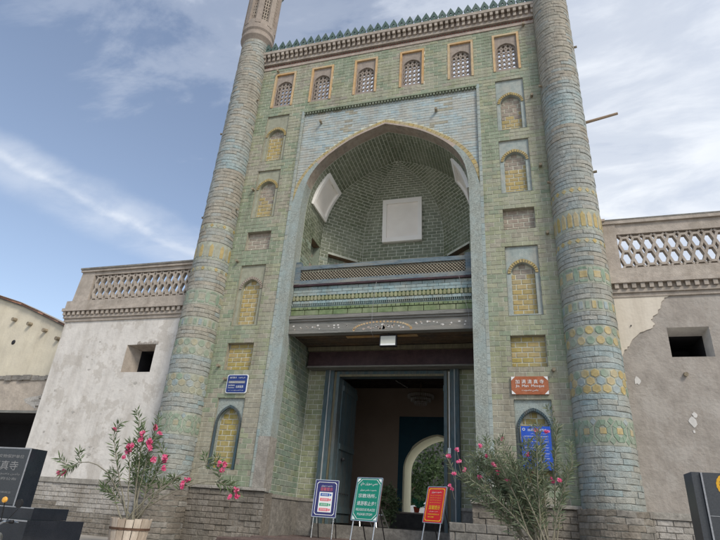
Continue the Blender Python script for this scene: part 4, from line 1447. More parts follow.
            for row, zz in enumerate((-.115, .115)):
                tile(ngon(8, .088, PI / 8, 1, 1.1, (0, zz)), n, row * 2 * PI / n, [BY, BG])
        elif kind == 'picket':
            n = 26; tile([(-.04, -.09), (.04, -.09), (.045, 0), (.04, .09), (-.04, .09), (-.045, 0)], n, 0, [BY, BG, BB, BG], single=False)
        elif kind == 'lozenge':
            n = 11; p = circ / n
            tile(ngon(4, .115, PI / 4), n, 0, [BY])
            tile([(p / 2 - .065, 0), (p / 2 - .03, -.17), (p / 2 + .03, -.17), (p / 2 + .065, 0), (p / 2 + .03, .17), (p / 2 - .03, .17)], n, 0, [BG])
            for sg in (-1, 1): tile([(-.08, sg * .19), (.08, sg * .19), (.1, sg * .13), (-.1, sg * .13)][::sg], n, 0, [BG], single=False)
        elif kind == 'tall':
            n = 22; tile([(-.05, -.2), (.05, -.2), (.055, .12), (0, .22), (-.055, .12)], n, 0, [BY, (m_yellp if sx > 0 else m_colblueL)], single=sx > 0)
            tile(ngon(4, .03, 0, .8, 1.3, (circ / n / 2, -.2)), n, 0, [BB], single=False)
        elif kind == 'dots':
            n = 18; tile(ngon(4, .06, 0, 1, 1.1), n, 0, [BY, (m_yellp if sx > 0 else m_colblueL)], single=False)
        if jm.f: jm.build('small_tiles', bd, 'stuff')
    # collar and lantern
    mb = MB()
    mb.lathe((cx, cy, 0), [(rad(17.3) - .02, 17.25), (.50, 17.32), (.55, 17.4), (.60, 17.47), (.60, 17.56), (.56, 17.62), (.56, 17.72), (.61, 17.80), (.61, 17.98), (.55, 18.04)], m_latt, 32)
    mb.build('collar', T, smooth=False)
    lt = D.objects.new('lantern', None); COL.objects.link(lt); lt.parent = T
    n = 8; r = .54; z0, z1 = 18.04, 20.6
    core = MB(); core.lathe((cx, cy, 0), [(.34, 18.0), (.34, 20.6)], m_hole, 16); core.build('core', lt)
    mb = MB()
    for i in range(n):
        a = (i + .5) * 2 * PI / n
        c = Vector((cx + r * math.cos(a), cy + r * math.sin(a), 0))
        mb.bar(c + Vector((0, 0, z0)), c + Vector((0, 0, z1)), .2, .14, m_latt, (math.cos(a), math.sin(a), 0))
    mb.lathe((cx, cy, 0), [(.60, z0 - .05), (.60, z0 + .2), (.3, z0 + .2)], m_latt, 32)
    mb.lathe((cx, cy, 0), [(.5, z1 - .2), (.66, z1 - .1), (.74, z1), (.74, z1 + .1), (.45, z1 + .25), (.38, z1 + .7), (.1, z1 + 1.2), (0, z1 + 1.7)], m_merlon, 32)
    mb.build('lantern_posts', lt)
    mb = MB()
    for i in range(n):
        a = i * 2 * PI / n; nn = Vector((math.cos(a), math.sin(a), 0)); ex = Vector((-math.sin(a), math.cos(a), 0))
        hexscreen(mb, Vector((cx, cy, 0)) + nn * .495, ex, (0, 0, 1), nn, -.13, .13, z0 + .2, 13, .1, .165, .03, .03, m_mauve, .45)
    mb.build('screen', lt, 'stuff')
    # old putlog pegs
    for a, z in ((-2.9, 9.9), (-2.8, 13.2), (-.15, 14.6), (-.2, 10.1)):
        mb = MB(); p = Vector((cx + rad(z) * math.cos(a), cy + rad(z) * math.sin(a), z)); n_ = Vector((math.cos(a), math.sin(a), 0))
        mb.tube([p, p + n_ * .1], .035, m_log, 6); mb.build('timber_peg', T)
    return T


TL = tower(-1, 'round brick tower at the left corner of the gateway, its mosaic bands faded')
TR = tower(1, 'round brick tower right of the gateway with ochre and green mosaic bands')
mb = MB()
mb.tube([(5.55, -.02, 11.84), (6.55, -.12, 11.97)], [.042, .036], m_wood, 8); mb.build('jutting_timber', TR)


# ------------------------------------------------------------------ wings
def wing(sx, label):
    x0, x1 = (-10.3, -5.55) if sx < 0 else (5.6, 12.5)
    yw = .10
    Wg = thing('side_building', label, 'building', ((x0 + x1) / 2, yw, .7), 'low wings beside the gateway')
    win = (-7.67, -6.66, 5.03, 5.86) if sx < 0 else (6.79, 7.62, 5.24, 5.92)
    mw = m_white if sx < 0 else m_mud
    mb = MB()
    panel_holes(mb, x0, x1, 2.0, 6.75, [win], yw, mw)
    B = 6.0
    for x in (x0, x1): mb.add([(x, yw, 0), (x, B, 0), (x, B, 7.2), (x, yw, 7.2)], [(0, 1, 2, 3)], mw)
    mb.add([(x0, yw, 7.2), (x1, yw, 7.2), (x1, B, 7.2), (x0, B, 7.2)], [(0, 1, 2, 3)], m_mud)
    mb.add([(x0, B, 0), (x1, B, 0), (x1, B, 7.2), (x0, B, 7.2)], [(0, 1, 2, 3)], mw)
    mb.build('wall', Wg)
    # window reveal
    w_ = D.objects.new('window_opening', None); COL.objects.link(w_); w_.parent = Wg
    a, b, c, d = win; dp = .42
    sp = .0 if sx > 0 else .22
    mb = MB()
    mrev = m_patch if sx > 0 else m_trim
    q0 = [(a, yw, c), (b, yw, c), (b, yw, d), (a, yw, d)]
    q1 = [(a + sp, yw + dp, c + .02), (b - .04, yw + dp, c + .02), (b - .04, yw + dp, d - .08), (a + sp, yw + dp, d - .08)]
    for i in range(4):
        j = (i + 1) % 4
        mb.add([q0[i], q0[j], q1[j], q1[i]], [(0, 1, 2, 3)], mrev if i != 0 else m_trim)
    mb.build('reveal', w_)
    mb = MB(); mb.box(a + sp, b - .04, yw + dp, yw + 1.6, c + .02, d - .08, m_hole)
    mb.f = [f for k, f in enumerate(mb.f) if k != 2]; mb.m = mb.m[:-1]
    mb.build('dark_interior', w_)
    if sx < 0:
        mb = MB()     # crumbled mud above the opening
        for i in range(9):
            x = a + .35 + i * .08
            if x > b: break
            hgt = .05 + .06 * R()
            mb.prism([(x, yw - .005, d), (x + .09, yw - .005, d), (x + .085, yw - .005, d + hgt), (x + .01, yw - .005, d + hgt * U(.6, 1.1))], (0, -1, 0), .012, m_mud)
        mb.build('crumbled_edge', w_)
    # plinth
    mb = MB(); mb.box(x0, x1, yw - .10, yw + .05, .2, 1.96, m_wwbrick); pl = mb.build('plinth', Wg)
    lst = []
    wall(lst, (0, yw - .10, 0), (1, 0, 0), (0, 0, 1), (0, -1, 0), x0, x1, .6, 1.96, .115, .29, lambda z: [(x0, x1)], lambda s, z: m_wwbrick if z > 1.35 + .4 * noise.noise(Vector((s, z, 0))) else m_plbrick, d=.02, gap=.012, bev=.008, jit=.008, drop=.01)
    emit(lst, pl, 170)
    x = x0
    while x < x1 - .05:
        x2 = min(x + U(.6, 1.2), x1); mb = MB()
        mb.box(x + .004, x2 - .004, yw - .14 - U(0, .02), yw + .02, 1.965, 2.09, m_stone); mb.build('ledge_stone', pl); x = x2
    # cornice
    zc = 6.70
    e = .13
    xl, xr = (x0 - e, x1) if sx < 0 else (x0, x1 + e)
    mb = MB()
    mb.box(xl + .09, xr, yw - .04, yw, zc - .02, zc + .08, m_trim)
    mb.box(xl + .06, xr, yw - .08, yw, zc + .082, zc + .17, m_trim)
    mb.box(xl + .03, xr, yw - .06, yw, zc + .172, zc + .30, m_mauve)
    mb.box(xl, xr, yw - .16, yw, zc + .302, zc + .40, m_trim)
    mb.box(xl + .05, xr, yw - .11, yw + .4, zc + .402, zc + .66, m_trim)
    mb.build('cornice', Wg)
    t = MB(); t.box(-.045, .045, -.07, 0, 0, .118, m_trim); me = t.mesh('dentil')
    t = xl + .1; base = Vector(BASE[Wg.name])
    while t < xr:
        if abs(t) > 5.6 and abs(t) < 10.6:
            o = D.objects.new('dentil', me); COL.objects.link(o); o.parent = Wg; o.location = Vector((t, yw - .06, zc + .178)) - base
        t += .185
    # parapet screen
    zt = zc + .66
    P = D.objects.new('parapet', None); COL.objects.link(P); P.parent = Wg
    s0, s1 = (-9.62, -5.6) if sx < 0 else (6.12, 12.3)
    mb = MB()
    if sx < 0:
        mb.prism([(x0, yw, zt), (s0 - .07, yw, zt), (s0 - .07, yw, 8.42), (x0 + .09, yw, 8.42)], (0, 1, 0), .22, m_trim)
        mb.box(s0 - .068, s1, yw + .01, yw + .2, zt, zt + .06, m_trim)
    else:
        mb.box(x0 - .2, s0 - .05, yw - .02, yw + .24, zt, 8.66, m_trim)
        mb.box(s0 - .048, s1, yw + .01, yw + .2, zt, zt + .1, m_trim)
    zs0 = zt + (.06 if sx < 0 else .10)
    zs1 = 8.30 if sx < 0 else 8.38
    mb.box(s0 - .068 if sx < 0 else s0 - .048, s1, yw + .01, yw + .2, zs1, 8.42 if sx < 0 else 8.66, m_trim)
    mb.build('parapet_frame', P)
    mb = MB()
    rows_ = 2; rh = (zs1 - zs0) / 2.46
    zz0 = zs0 + .23 * rh
    hexscreen(mb, (0, yw + .105, 0), (1, 0, 0), (0, 0, 1), (0, -1, 0), s0, s1, zz0, 2, .255, rh, .058, .13, m_trim, .46)
    # short struts from the outer flats to the frame
    n = int(round((s1 - s0) / .255)); p = (s1 - s0) / n
    for i in range(n + 1):
        for zq, dz in ((zz0, -1), (zz0 + 2 * rh, 1)):
            x = s0 + p * i
            if i < n:
                xm = x + p / 2
                for sg in (-1, 1):
                    mb.bar((xm + sg * p * .23, yw + .105, zq), (xm + sg * (p * .5), yw + .105, zq + dz * .23 * rh), .05, .12, m_trim)
    mb.build('parapet_lattice', P, 'stuff')
    mb = MB()
    if sx < 0:
        mb.box(x0 + .05, x1, yw - .05, yw + .27, 8.422, 8.50, m_terra if False else m_trim)
        mb.box(x0 + .03, x1, yw - .08, yw + .30, 8.502, 8.56, m_stone_d)
    else:
        mb.box(x0 - .22, x1, yw - .05, yw + .27, 8.662, 8.74, m_trim)
        mb.box(x0 - .22, x0 + .25, yw - .09, yw + .3, 8.742, 8.80, m_pinkb)
        mb.box(x0 + .26, x1, yw - .05, yw + .28, 8.742, 8.79, m_stone_d)
    mb.build('coping', P)
    return Wg


WL = wing(-1, 'whitewashed wing left of the gateway with pierced parapet and small square opening')
WR = wing(1, 'wing right of the gateway with cream plaster peeled off grey mud and pierced parapet')

# remaining cream plaster on the right wing: a real coat 18 mm thick with a torn edge
mb = MB()
edge = [(5.62, 6.69), (6.98, 6.69), (6.86, 6.64), (6.77, 6.52), (6.74, 6.38), (6.60, 6.22), (6.50, 6.12), (6.57, 6.0), (6.47, 5.9), (6.24, 5.82), (6.06, 5.66), (5.97, 5.5), (5.86, 5.42), (5.78, 5.25), (5.62, 5.2)]
ed = []
for a, b in zip(edge, edge[1:]):
    ed.append(a)
    if edge.index(a) > 0:
        for t in (.33, .66): ed.append((a[0] + (b[0] - a[0]) * t + U(-.02, .02), a[1] + (b[1] - a[1]) * t + U(-.02, .02)))
ed.append(edge[-1])
mb.prism([(x, .098, z) for x, z in ed], (0, -1, 0), .02, m_cream)
mb.build('plaster_coat', WR)
for (x, z, r) in ((6.02, 4.72, .085), (6.95, 3.85, .10), (6.93, 3.66, .03), (7.0, 4.0, .06), (8.3, 4.4, .12)):
    mb = MB(); n = 11; mb.prism([(x + r * U(.6, 1.2) * .8 * math.cos(t * 2 * PI / n), .098, z + r * U(.7, 1.2) * math.sin(t * 2 * PI / n)) for t in range(n)], (0, -1, 0), .006, m_patch); mb.build('plaster_patch', WR)
mb = MB(); mb.tube([(6.98, .12, 4.86), (6.98, 0.02, 4.84)], .045, m_log, 8); mb.build('timber_peg', WR)
mb = MB(); mb.tube([(6.07, .12, 5.98), (6.07, .05, 5.98)], .015, m_iron, 6); mb.build('iron_pin', WR)

# shallow spalls where the whitewash coat has flaked
for k in range(26):
    x, z, r = U(-9.9, -6.4), U(2.5, 6.3), U(.02, .075)
    if -7.9 < x < -6.4 and 4.8 < z < 6.1: continue
    if z > 4.6 and R() < .6: continue
    mb = MB(); n = 11; mb.prism([(x + r * U(.4, 1.5) * math.cos(t * 2 * PI / n), .098, z + r * U(.2, .9) * math.sin(t * 2 * PI / n)) for t in range(n)], (0, -1, 0), .003, m_spall)
    mb.build('flaked_patch', WL)

# ------------------------------------------------------------------ far left house
FH = thing('cream_house', 'cream walled house at far left with sloping roof edge and log ends', 'house', (-14, 2, .7))
y = 1.5
zsc = lambda u: 0
top = [(-19, 9.3), (-17.0, 8.9), (-15.36, 8.36), (-14.0, 7.96), (-12.8, 7.5), (-12.0, 7.18), (-11.0, 6.78), (-10.2, 6.5)]
mb = MB()
for a, b in zip(top, top[1:]):
    mb.add([(a[0], y, 5.3), (b[0], y, 5.3), (b[0], y, b[1]), (a[0], y, a[1])], [(0, 1, 2, 3)], m_creamL)
    mb.add([(a[0], y, a[1]), (b[0], y, b[1]), (b[0], y + 8, b[1]), (a[0], y + 8, a[1])], [(0, 1, 2, 3)], m_mud)
mb.add([(-19, y + 8, 0), (-10.2, y + 8, 0), (-10.2, y + 8, 6.4), (-19, y + 8, 6.4)], [(0, 1, 2, 3)], m_creamL)
mb.build('wall', FH)
mb = MB(); rf = None
for i, (a, b) in enumerate(zip(top, top[1:])):
    n = max(2, int((b[0] - a[0]) / .24))
    for k in range(n):
        t0, t1 = k / n, (k + 1) / n
        xa, za = a[0] + (b[0] - a[0]) * t0, a[1] + (b[1] - a[1]) * t0
        xb, zb = a[0] + (b[0] - a[0]) * t1, a[1] + (b[1] - a[1]) * t1
        t = MB()
        t.prism([(xa + .005, y - .12 - U(0, .02), za + .0), (xb - .005, y - .12, zb + .0), (xb - .005, y - .12, zb + .07), (xa + .005, y - .12, za + .07)], (0, 1, 0), .6, m_terra)
        t.build('roof_tile', FH)
    mb.prism([(a[0], y - .07, a[1] - .045), (b[0], y - .07, b[1] - .045), (b[0], y - .07, b[1] - .005), (a[0], y - .07, a[1] - .005)], (0, 1, 0), .3, m_beam)
    mb.prism([(a[0], y - .2, a[1] + .075), (b[0], y - .13, b[1] + .075), (b[0], y - .13, b[1] + .095), (a[0], y - .13, a[1] + .095)], (0, 1, 0), .9, m_mud)
mb.build('eaves_board', FH)
for (x, z) in ((-14.15, 7.42), (-13.35, 7.22), (-12.55, 6.95), (-11.85, 6.62)):
    mb = MB(); mb.tube([(x, y + .1, z), (x - .02, y - .15, z - .02)], .07, m_log, 9); mb.build('log_end', FH)
mb = MB(); mb.lathe((0, 0, 0), [(.09, 0), (.06, .02), (.0, .02)], m_hole, 14)
mb.v = [(x - 13.9, y - .005 - z, yy + 6.55) for x, yy, z in mb.v]; mb.build('pipe_hole', FH)
LWH = thing('grey_outbuilding', 'low grey mud wall with dark doorway in front of the cream house', 'outbuilding', (-13.5, 1.4, .7))
mb = MB()
yl = 1.3
panel_holes(mb, -19, -10.3, .5, 5.22, [(-17, -11.45, .5, 4.02)], yl, m_tan)
mb.add([(-19, yl, 5.22), (-10.3, yl, 5.22), (-10.3, y, 5.26), (-19, y, 5.26)], [(0, 1, 2, 3)], m_stone_d)
mb.build('wall', LWH)
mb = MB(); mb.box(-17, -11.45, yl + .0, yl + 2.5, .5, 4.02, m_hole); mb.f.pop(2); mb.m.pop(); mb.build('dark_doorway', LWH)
mb = MB(); mb.box(-17.2, -11.3, yl - .04, yl + .1, 4.02, 4.10, m_beam); mb.build('door_head', LWH)
mb = MB()
x = -19
while x < -10.4:
    dx_ = U(.15, .4)
    mb.box(x, x + dx_, yl - U(.03, .07), yl + .2, 5.14 - U(0, .05), 5.24 + U(0, .05), m_stone_d); x += dx_
mb.build('broken_ledge', LWH, 'stuff')
mb = MB()
n = 13
mb.prism([(-11.55 + .75 * U(.7, 1.1) * math.cos(t * 2 * PI / n), yl - .001, 4.42 + .26 * U(.6, 1.1) * math.sin(t * 2 * PI / n)) for t in range(n)], (0, -1, 0), .004, m_spall)
for r in range(7):
    z = 4.22 + r * .062; x = -12.1 + U(0, .2) + abs(r - 3) * .1
    while x < -10.95 - abs(r - 3) * .08:
        w_ = U(.10, .22)
        if R() < .8: mb.box(x, x + w_ - .012, yl - U(.008, .018), yl + .01, z, z + .05, random.choice([m_plbrick, m_wwbrick, m_spall]))
        x += w_
mb.build('exposed_bricks', LWH, 'stuff')

# ------------------------------------------------------------------ passage and courtyard
YH = 8.0
PS = D.objects.new('passage', None); COL.objects.link(PS); setting(PS)
mb = MB(); mb.box(-4.6, 4.6, 2.352, 8.35, .8, 1.40, m_curb); mb.build('floor', PS)
mb = MB()
for s in (-1, 1): mb.box(*sorted((s * 3.4, s * 3.6)), 2.5, YH, 1.4, 6.5, m_beige)
mb.build('side_wall', PS)
mb = MB()
panel_holes(mb, -3.4, 3.4, 1.4, 6.5, [(-.94, 1.86, 1.4, 4.95)], YH, m_beige)
panel_holes(mb, -1.02, 2.9, 1.4, 5.25, [(-.94, 1.86, 1.4, 4.95)], YH - .03, m_teal)
mb.box(-1.02, 2.9, YH - .03, YH, 5.25, 5.29, m_teal)
# arch plate
AC, AW = .46, 1.22
zs = 3.3; A = arch_pts(AW, zs, 1.28, 16)
for sg in (-1, 1):
    X1 = 1.40
    for a, b in zip([(AW, 1.4)] + A, A):
        mb.add([(AC + sg * a[0], YH - .03, a[1]), (AC + sg * b[0], YH - .03, b[1]), (AC + sg * b[0], YH - .03, 4.95), (AC + sg * a[0], YH - .03, 4.95)] if a[1] >= zs else
               [(AC + sg * AW, YH - .03, 1.4), (AC + sg * X1, YH - .03, 1.4), (AC + sg * X1, YH - .03, 4.95), (AC + sg * AW, YH - .03, 4.95)], [(0, 1, 2, 3)], m_teal)
mb.build('end_wall', PS)
mb = MB()
for sg in (-1, 1):
    for a, b in zip([(AW, 1.4)] + A, A):
        y0, y1 = YH - .06, YH + 1.25
        k = 1 - .02
        mb.add([(AC + sg * a[0], y0, a[1]), (AC + sg * b[0], y0, b[1]), (AC + sg * b[0], y1, b[1]), (AC + sg * a[0], y1, a[1])], [(0, 1, 2, 3)], m_archc)
        t_ = .06
        mb.add([(AC + sg * a[0], y0, a[1]), (AC + sg * b[0], y0, b[1]), (AC + sg * (b[0] + (.0 if b[0] == 0 else t_)), y0, b[1] + (t_ if b[0] < .9 else 0)), (AC + sg * (a[0] + t_), y0, a[1] + (t_ if a[0] < .9 else 0))], [(0, 1, 2, 3)], m_archc)
mb.build('arch_lining', PS)
mb = MB()
panel_holes(mb, -3.6, 4.6, .7, 6.6, [(AC - AW, AC + AW, .7, 4.57)], YH + 1.26, m_creamL)
mb.build('courtyard_face', PS)
mb = MB(); mb.box(-14, 14, 8.8, 30, .745, 1.30, m_paving); setting(mb.build('courtyard_ground'))
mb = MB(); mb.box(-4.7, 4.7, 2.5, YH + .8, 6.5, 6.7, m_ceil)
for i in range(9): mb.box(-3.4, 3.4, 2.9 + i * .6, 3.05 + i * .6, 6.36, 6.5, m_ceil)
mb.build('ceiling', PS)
LWl = thing('courtyard_parapet', 'low dark wall across the arch at the end of the passage', 'wall', (.9, 9.3, 1.4))
mb = MB(); mb.box(-1.2, 3.4, 7.2, 7.4, 1.4, 1.86, m_curb); mb.build('wall', LWl)
mb = MB(); mb.box(-1.22, 3.42, 7.17, 7.43, 1.862, 1.91, m_pinkb); mb.build('coping', LWl)

ch = thing('chandelier', 'glass chandelier hanging in the dark passage behind the door', 'chandelier', (-.2, 7.0, 6.3))
mb = MB(); c = (-.02, 7.0, 0)
for r, z in ((.48, 5.86), (.36, 5.74), (.22, 5.62)):
    n = int(r * 90)
    for i in range(n):
        a = 2 * PI * i / n; p = (c[0] + r * math.cos(a), c[1] + r * math.sin(a))
        mb.lathe((p[0], p[1], z), [(0, .06), (.018, .02), (.012, -.05), (0, -.09)], m_crystal, 5)
mb.build('crystals', ch, 'stuff')
mb = MB()
for r, z in ((.48, 5.92), (.36, 5.80), (.22, 5.68)):
    mb.tube([(c[0] + r * math.cos(2 * PI * i / 24), c[1] + r * math.sin(2 * PI * i / 24), z) for i in range(25)], .012, m_brass, 5, False)
mb.tube([(c[0], c[1], 5.65), (c[0], c[1], 6.4)], .015, m_brass, 6); mb.build('ring_frame', ch)

tb = thing('ceiling_tube_lamp', 'thin pale tube lamp hung from the passage ceiling', 'lamp', (-.8, 6.4, 6.3))
mb = MB(); mb.tube([(-.83, 6.3, 6.28), (-.62, 7.4, 6.28)], .016, m_patch, 6); mb.build('tube', tb)
mb = MB(); mb.box(-.74, -.70, 6.8, 6.86, 6.29, 6.37, m_iron); mb.build('bracket', tb)


def leafball(mb, c, r, n, m, ls, sq=(1, 1, 1), cl=40):
    cs = []
    for i in range(cl):
        v = Vector((random.gauss(0, 1), random.gauss(0, 1), random.gauss(0, 1))).normalized() * (r * U(.35, 1) ** .5)
        cs.append((Vector((v.x * sq[0], v.y * sq[1], v.z * sq[2])), r * U(.18, .42)))
    for i in range(n):
        q, rr = random.choice(cs)
        p = Vector(c) + q + Vector((random.gauss(0, 1), random.gauss(0, 1), random.gauss(0, 1))) * rr * .45
        leaf(mb, p, Vector((random.gauss(0, 1), random.gauss(0, 1), random.gauss(0, .8) - .1)).normalized(), ls * U(.6, 1.3), m, .45)


def leaf(mb, p, d, L_, m, wr=.2):
    s = d.cross(Vector((random.gauss(0, 1), random.gauss(0, 1), random.gauss(0, 1))))
    if s.length < 1e-4: return
    s.normalize(); nn = s.cross(d)
    w_ = L_ * wr / 2
    b = p + d * L_ * .5 - nn * L_ * .03
    mb.add([p, b + s * w_, p + d * L_ - nn * L_ * .12, b - s * w_], [(0, 1, 2, 3)], m)


# courtyard trees seen through the arch
for (x, yy, h_, r, lab) in ((1.2, 21, 5.0, 3.5, 'dense green tree in the courtyard straight behind the arch'), (6.0, 22.5, 5.4, 3.6, 'second green courtyard tree, behind the arch towards the right'), (-4.2, 22, 5.0, 3.4, 'green courtyard tree to the left of the arch, deep in shade')):
    t = thing('courtyard_tree', lab, 'tree', (x, yy, .74), 'trees in the courtyard')
    mb = MB(); mb.tube([(x, yy, .7), (x + .1, yy, 2.2), (x - .05, yy + .1, h_)], [.2, .15, .08], m_bark, 8)
    for k in range(5):
        a = k * 1.3; mb.tube([(x, yy, 2.4 + k * .2), (x + math.cos(a) * 1.2, yy + math.sin(a) * 1.2, 3.6 + k * .25)], [.08, .03], m_bark, 6)
    mb.build('trunk', t)
    mb = MB(); leafball(mb, (x, yy, h_), r, 5200, m_tree, .24, (1, 1, .95), 46); leafball(mb, (x, yy, 2.2), r * .8, 2400, m_tree, .22, (1, 1, .6), 30); mb.build('crown', t)
hd = thing('courtyard_hedge', 'dark green hedge at the back of the courtyard', 'hedge', (1, 24, .74))
mb = MB()
for i in range(8): leafball(mb, (-7 + i * 2.3, 26 + U(-.5, .5), 3.0), 2.1, 1500, m_tree, .3, (1, .7, 1.3), 20)
mb.build('hedge_leaves', hd, 'stuff')
bwl = thing('courtyard_wall', 'dim wall closing the courtyard behind the trees', 'wall', (1, 26, .74))
mb = MB(); mb.box(-12, 14, 28, 28.4, .7, 9.0, m_curb); mb.box(-12, 14, 27.95, 28.45, 9.0, 9.1, m_stone_d); mb.build('wall', bwl)


# white car
car = thing('parked_car', 'white car parked in the courtyard behind the arch', 'car', (.2, 13.2, 1.3))
def car_build():
    mb = MB(); cx, cy, z = .2, 13.2, 1.50
    prof = [(-2.2, .45), (-2.25, .75), (-2.1, .95), (-1.2, 1.05), (-.55, 1.42), (.75, 1.46), (1.5, 1.1), (2.1, 1.02), (2.25, .8), (2.2, .42)]
    W = .88
    secs = [(-W, 1.0), (-W * .96, 1.0), (-W * .78, 1.04), (0, 1.06), (W * .78, 1.04), (W * .96, 1.0), (W, 1.0)]
    vs = []; n = len(prof)
    for (yy, k) in secs:
        for (x, h) in prof:
            hh = h if h < 1.05 else 1.02 + (h - 1.02) * (1 if abs(yy) < W * .9 else .0)
            vs.append((cx + x, cy + yy * (1 if h < 1.1 else .86), z + hh * (1 if h < .9 else (1 + (k - 1) * .3)) - .25))
    fs = []
    for i in range(len(secs) - 1):
        for j in range(n - 1): fs.append((i * n + j, i * n + j + 1, (i + 1) * n + j + 1, (i + 1) * n + j))
    fs.append(tuple(range(n))); fs.append(tuple((len(secs) - 1) * n + j for j in range(n - 1, -1, -1)))
    mb.add(vs, fs, m_carw)
    mb.box(cx - 2.15, cx + 2.15, cy - W, cy + W, z - .05, z + .22, m_carw)
    mb.build('body', car)
    g = MB()
    for x0, x1, x2, x3 in ((-1.02, -.05, -.05, -.52), (.02, 1.25, .72, .02)):
        g.prism([(cx + x0, cy - W * .93, z + .82), (cx + x1, cy - W * .93, z + .82), (cx + x2, cy - W * .84, z + 1.12), (cx + x3, cy - W * .84, z + 1.12)], (0, -1, 0), .03, m_glass)
    g.build('side_window', car)
    for x in (-1.4, 1.4):
        for s in (-1, 1):
            wl = MB(); wl.tube([(cx + x, cy + s * .80, z + .08), (cx + x, cy + s * .93, z + .08)], .32, m_black, 20); w0 = wl.build('wheel', car)
            rm = MB(); rm.tube([(cx + x, cy + s * .92, z + .08), (cx + x, cy + s * .945, z + .08)], .19, m_steel, 14); rm.build('rim', w0)
    for s in (-1, 1):
        h = MB(); h.box(cx - 2.27, cx - 2.2, cy + s * .75 - .15, cy + s * .75 + .15, z + .48, z + .6, m_amber); h.build('headlight', car)


car_build()

# shrub in the passage, flower pot, folding stand
sh = thing('potted_shrub', 'bushy potted shrub in the passage between teal and red signs', 'potted plant', (-.50, 4.0, 1.4))
mb = MB(); mb.lathe((-.50, 4.0, 0), [(0, 1.42), (.17, 1.42), (.22, 1.75), (.24, 1.78), (.2, 1.78), (.19, 1.72), (0, 1.72)], m_stave, 20); mb.build('pot', sh, smooth=False)
mb = MB(); leafball(mb, (-.50, 4.0, 2.10), .46, 3200, m_leaf, .085, (.82, .8, 1.15), 26); mb.build('foliage', sh, 'stuff')
mb = MB()
for k in range(5): mb.tube([(-.50, 4.0, 1.7), (-.50 + U(-.15, .15), 4.0 + U(-.15, .15), 2.1)], .012, m_stem, 5)
mb.build('stem', sh)
fp = thing('flower_pot', 'small red flower pot with yellow green plant on the low wall under the arch', 'flower pot', (-.16, 7.3, 1.91))
mb = MB(); mb.lathe((-.16, 7.3, 0), [(0, 1.915), (.08, 1.915), (.12, 2.1), (.10, 2.1), (0, 2.08)], m_rflower, 14); mb.build('pot', fp)
mb = MB(); leafball(mb, (-.16, 7.3, 2.2), .17, 420, m_gt, .09, (1.3, 1, .8), 12); mb.build('foliage', fp, 'stuff')
st = thing('folding_stand', 'bare metal folding stand behind the teal sign', 'stand', (-.5, 2.9, 1.42))
mb = MB()
z0 = 1.42
for s in (-1, 1):
    xx = -.28 + s * .22
    mb.tube([(xx - .12, 1.2 + .7, z0 - .0), (xx - .26, 1.9 + .25, 2.12)], .014, m_steel, 6)
    mb.tube([(xx + .12, 2.25, z0), (xx - .02, 1.95, 1.85)], .014, m_steel, 6)
mb.build('legs', st)
mb = MB(); mb.tube([(-.62, 1.93, 1.62), (-.18, 1.93, 1.62)], .013, m_steel, 6); mb.tube([(-.52, 2.1, 1.72), (-.08, 2.1, 1.72)], .013, m_steel, 6); mb.build('crossbar', st)


# ------------------------------------------------------------------ lettering
AR = {'ا': (0xFE8D, 0xFE8E), 'د': (0xFEA9, 0xFEAA), 'ر': (0xFEAD, 0xFEAE), 'ز': (0xFEAF, 0xFEB0), 'و': (0xFEED, 0xFEEE), 'ۇ': (0xFBD7, 0xFBD8), 'ە': (0xFEE9, 0xFEEA),
      'ى': (0xFEEF, 0xFEF0, 0xFBE8, 0xFBE9), 'ي': (0xFEF1, 0xFEF2, 0xFEF3, 0xFEF4), 'ن': (0xFEE5, 0xFEE6, 0xFEE7, 0xFEE8), 'م': (0xFEE1, 0xFEE2, 0xFEE3, 0xFEE4),
      'س': (0xFEB1, 0xFEB2, 0xFEB3, 0xFEB4), 'ش': (0xFEB5, 0xFEB6, 0xFEB7, 0xFEB8), 'چ': (0xFB7A, 0xFB7B, 0xFB7C, 0xFB7D), 'ت': (0xFE95, 0xFE96, 0xFE97, 0xFE98),
      'ج': (0xFE9D, 0xFE9E, 0xFE9F, 0xFEA0), 'ل': (0xFEDD, 0xFEDE, 0xFEDF, 0xFEE0), 'ق': (0xFED5, 0xFED6, 0xFED7, 0xFED8), 'خ': (0xFEA5, 0xFEA6, 0xFEA7, 0xFEA8)}


def shape(tx):
    out = []
    for word in tx.split(' '):
        g = []
        for i, c in enumerate(word):
            if c not in AR: g.append(c); continue
            f = AR[c]
            pj = i > 0 and word[i - 1] in AR and len(AR[word[i - 1]]) == 4
            nj = len(f) == 4 and i < len(word) - 1 and word[i + 1] in AR
            g.append(chr(f[3] if pj and nj else f[2] if nj else f[1] if pj else f[0]))
        out.append(''.join(reversed(g)))
    return ' '.join(reversed(out))


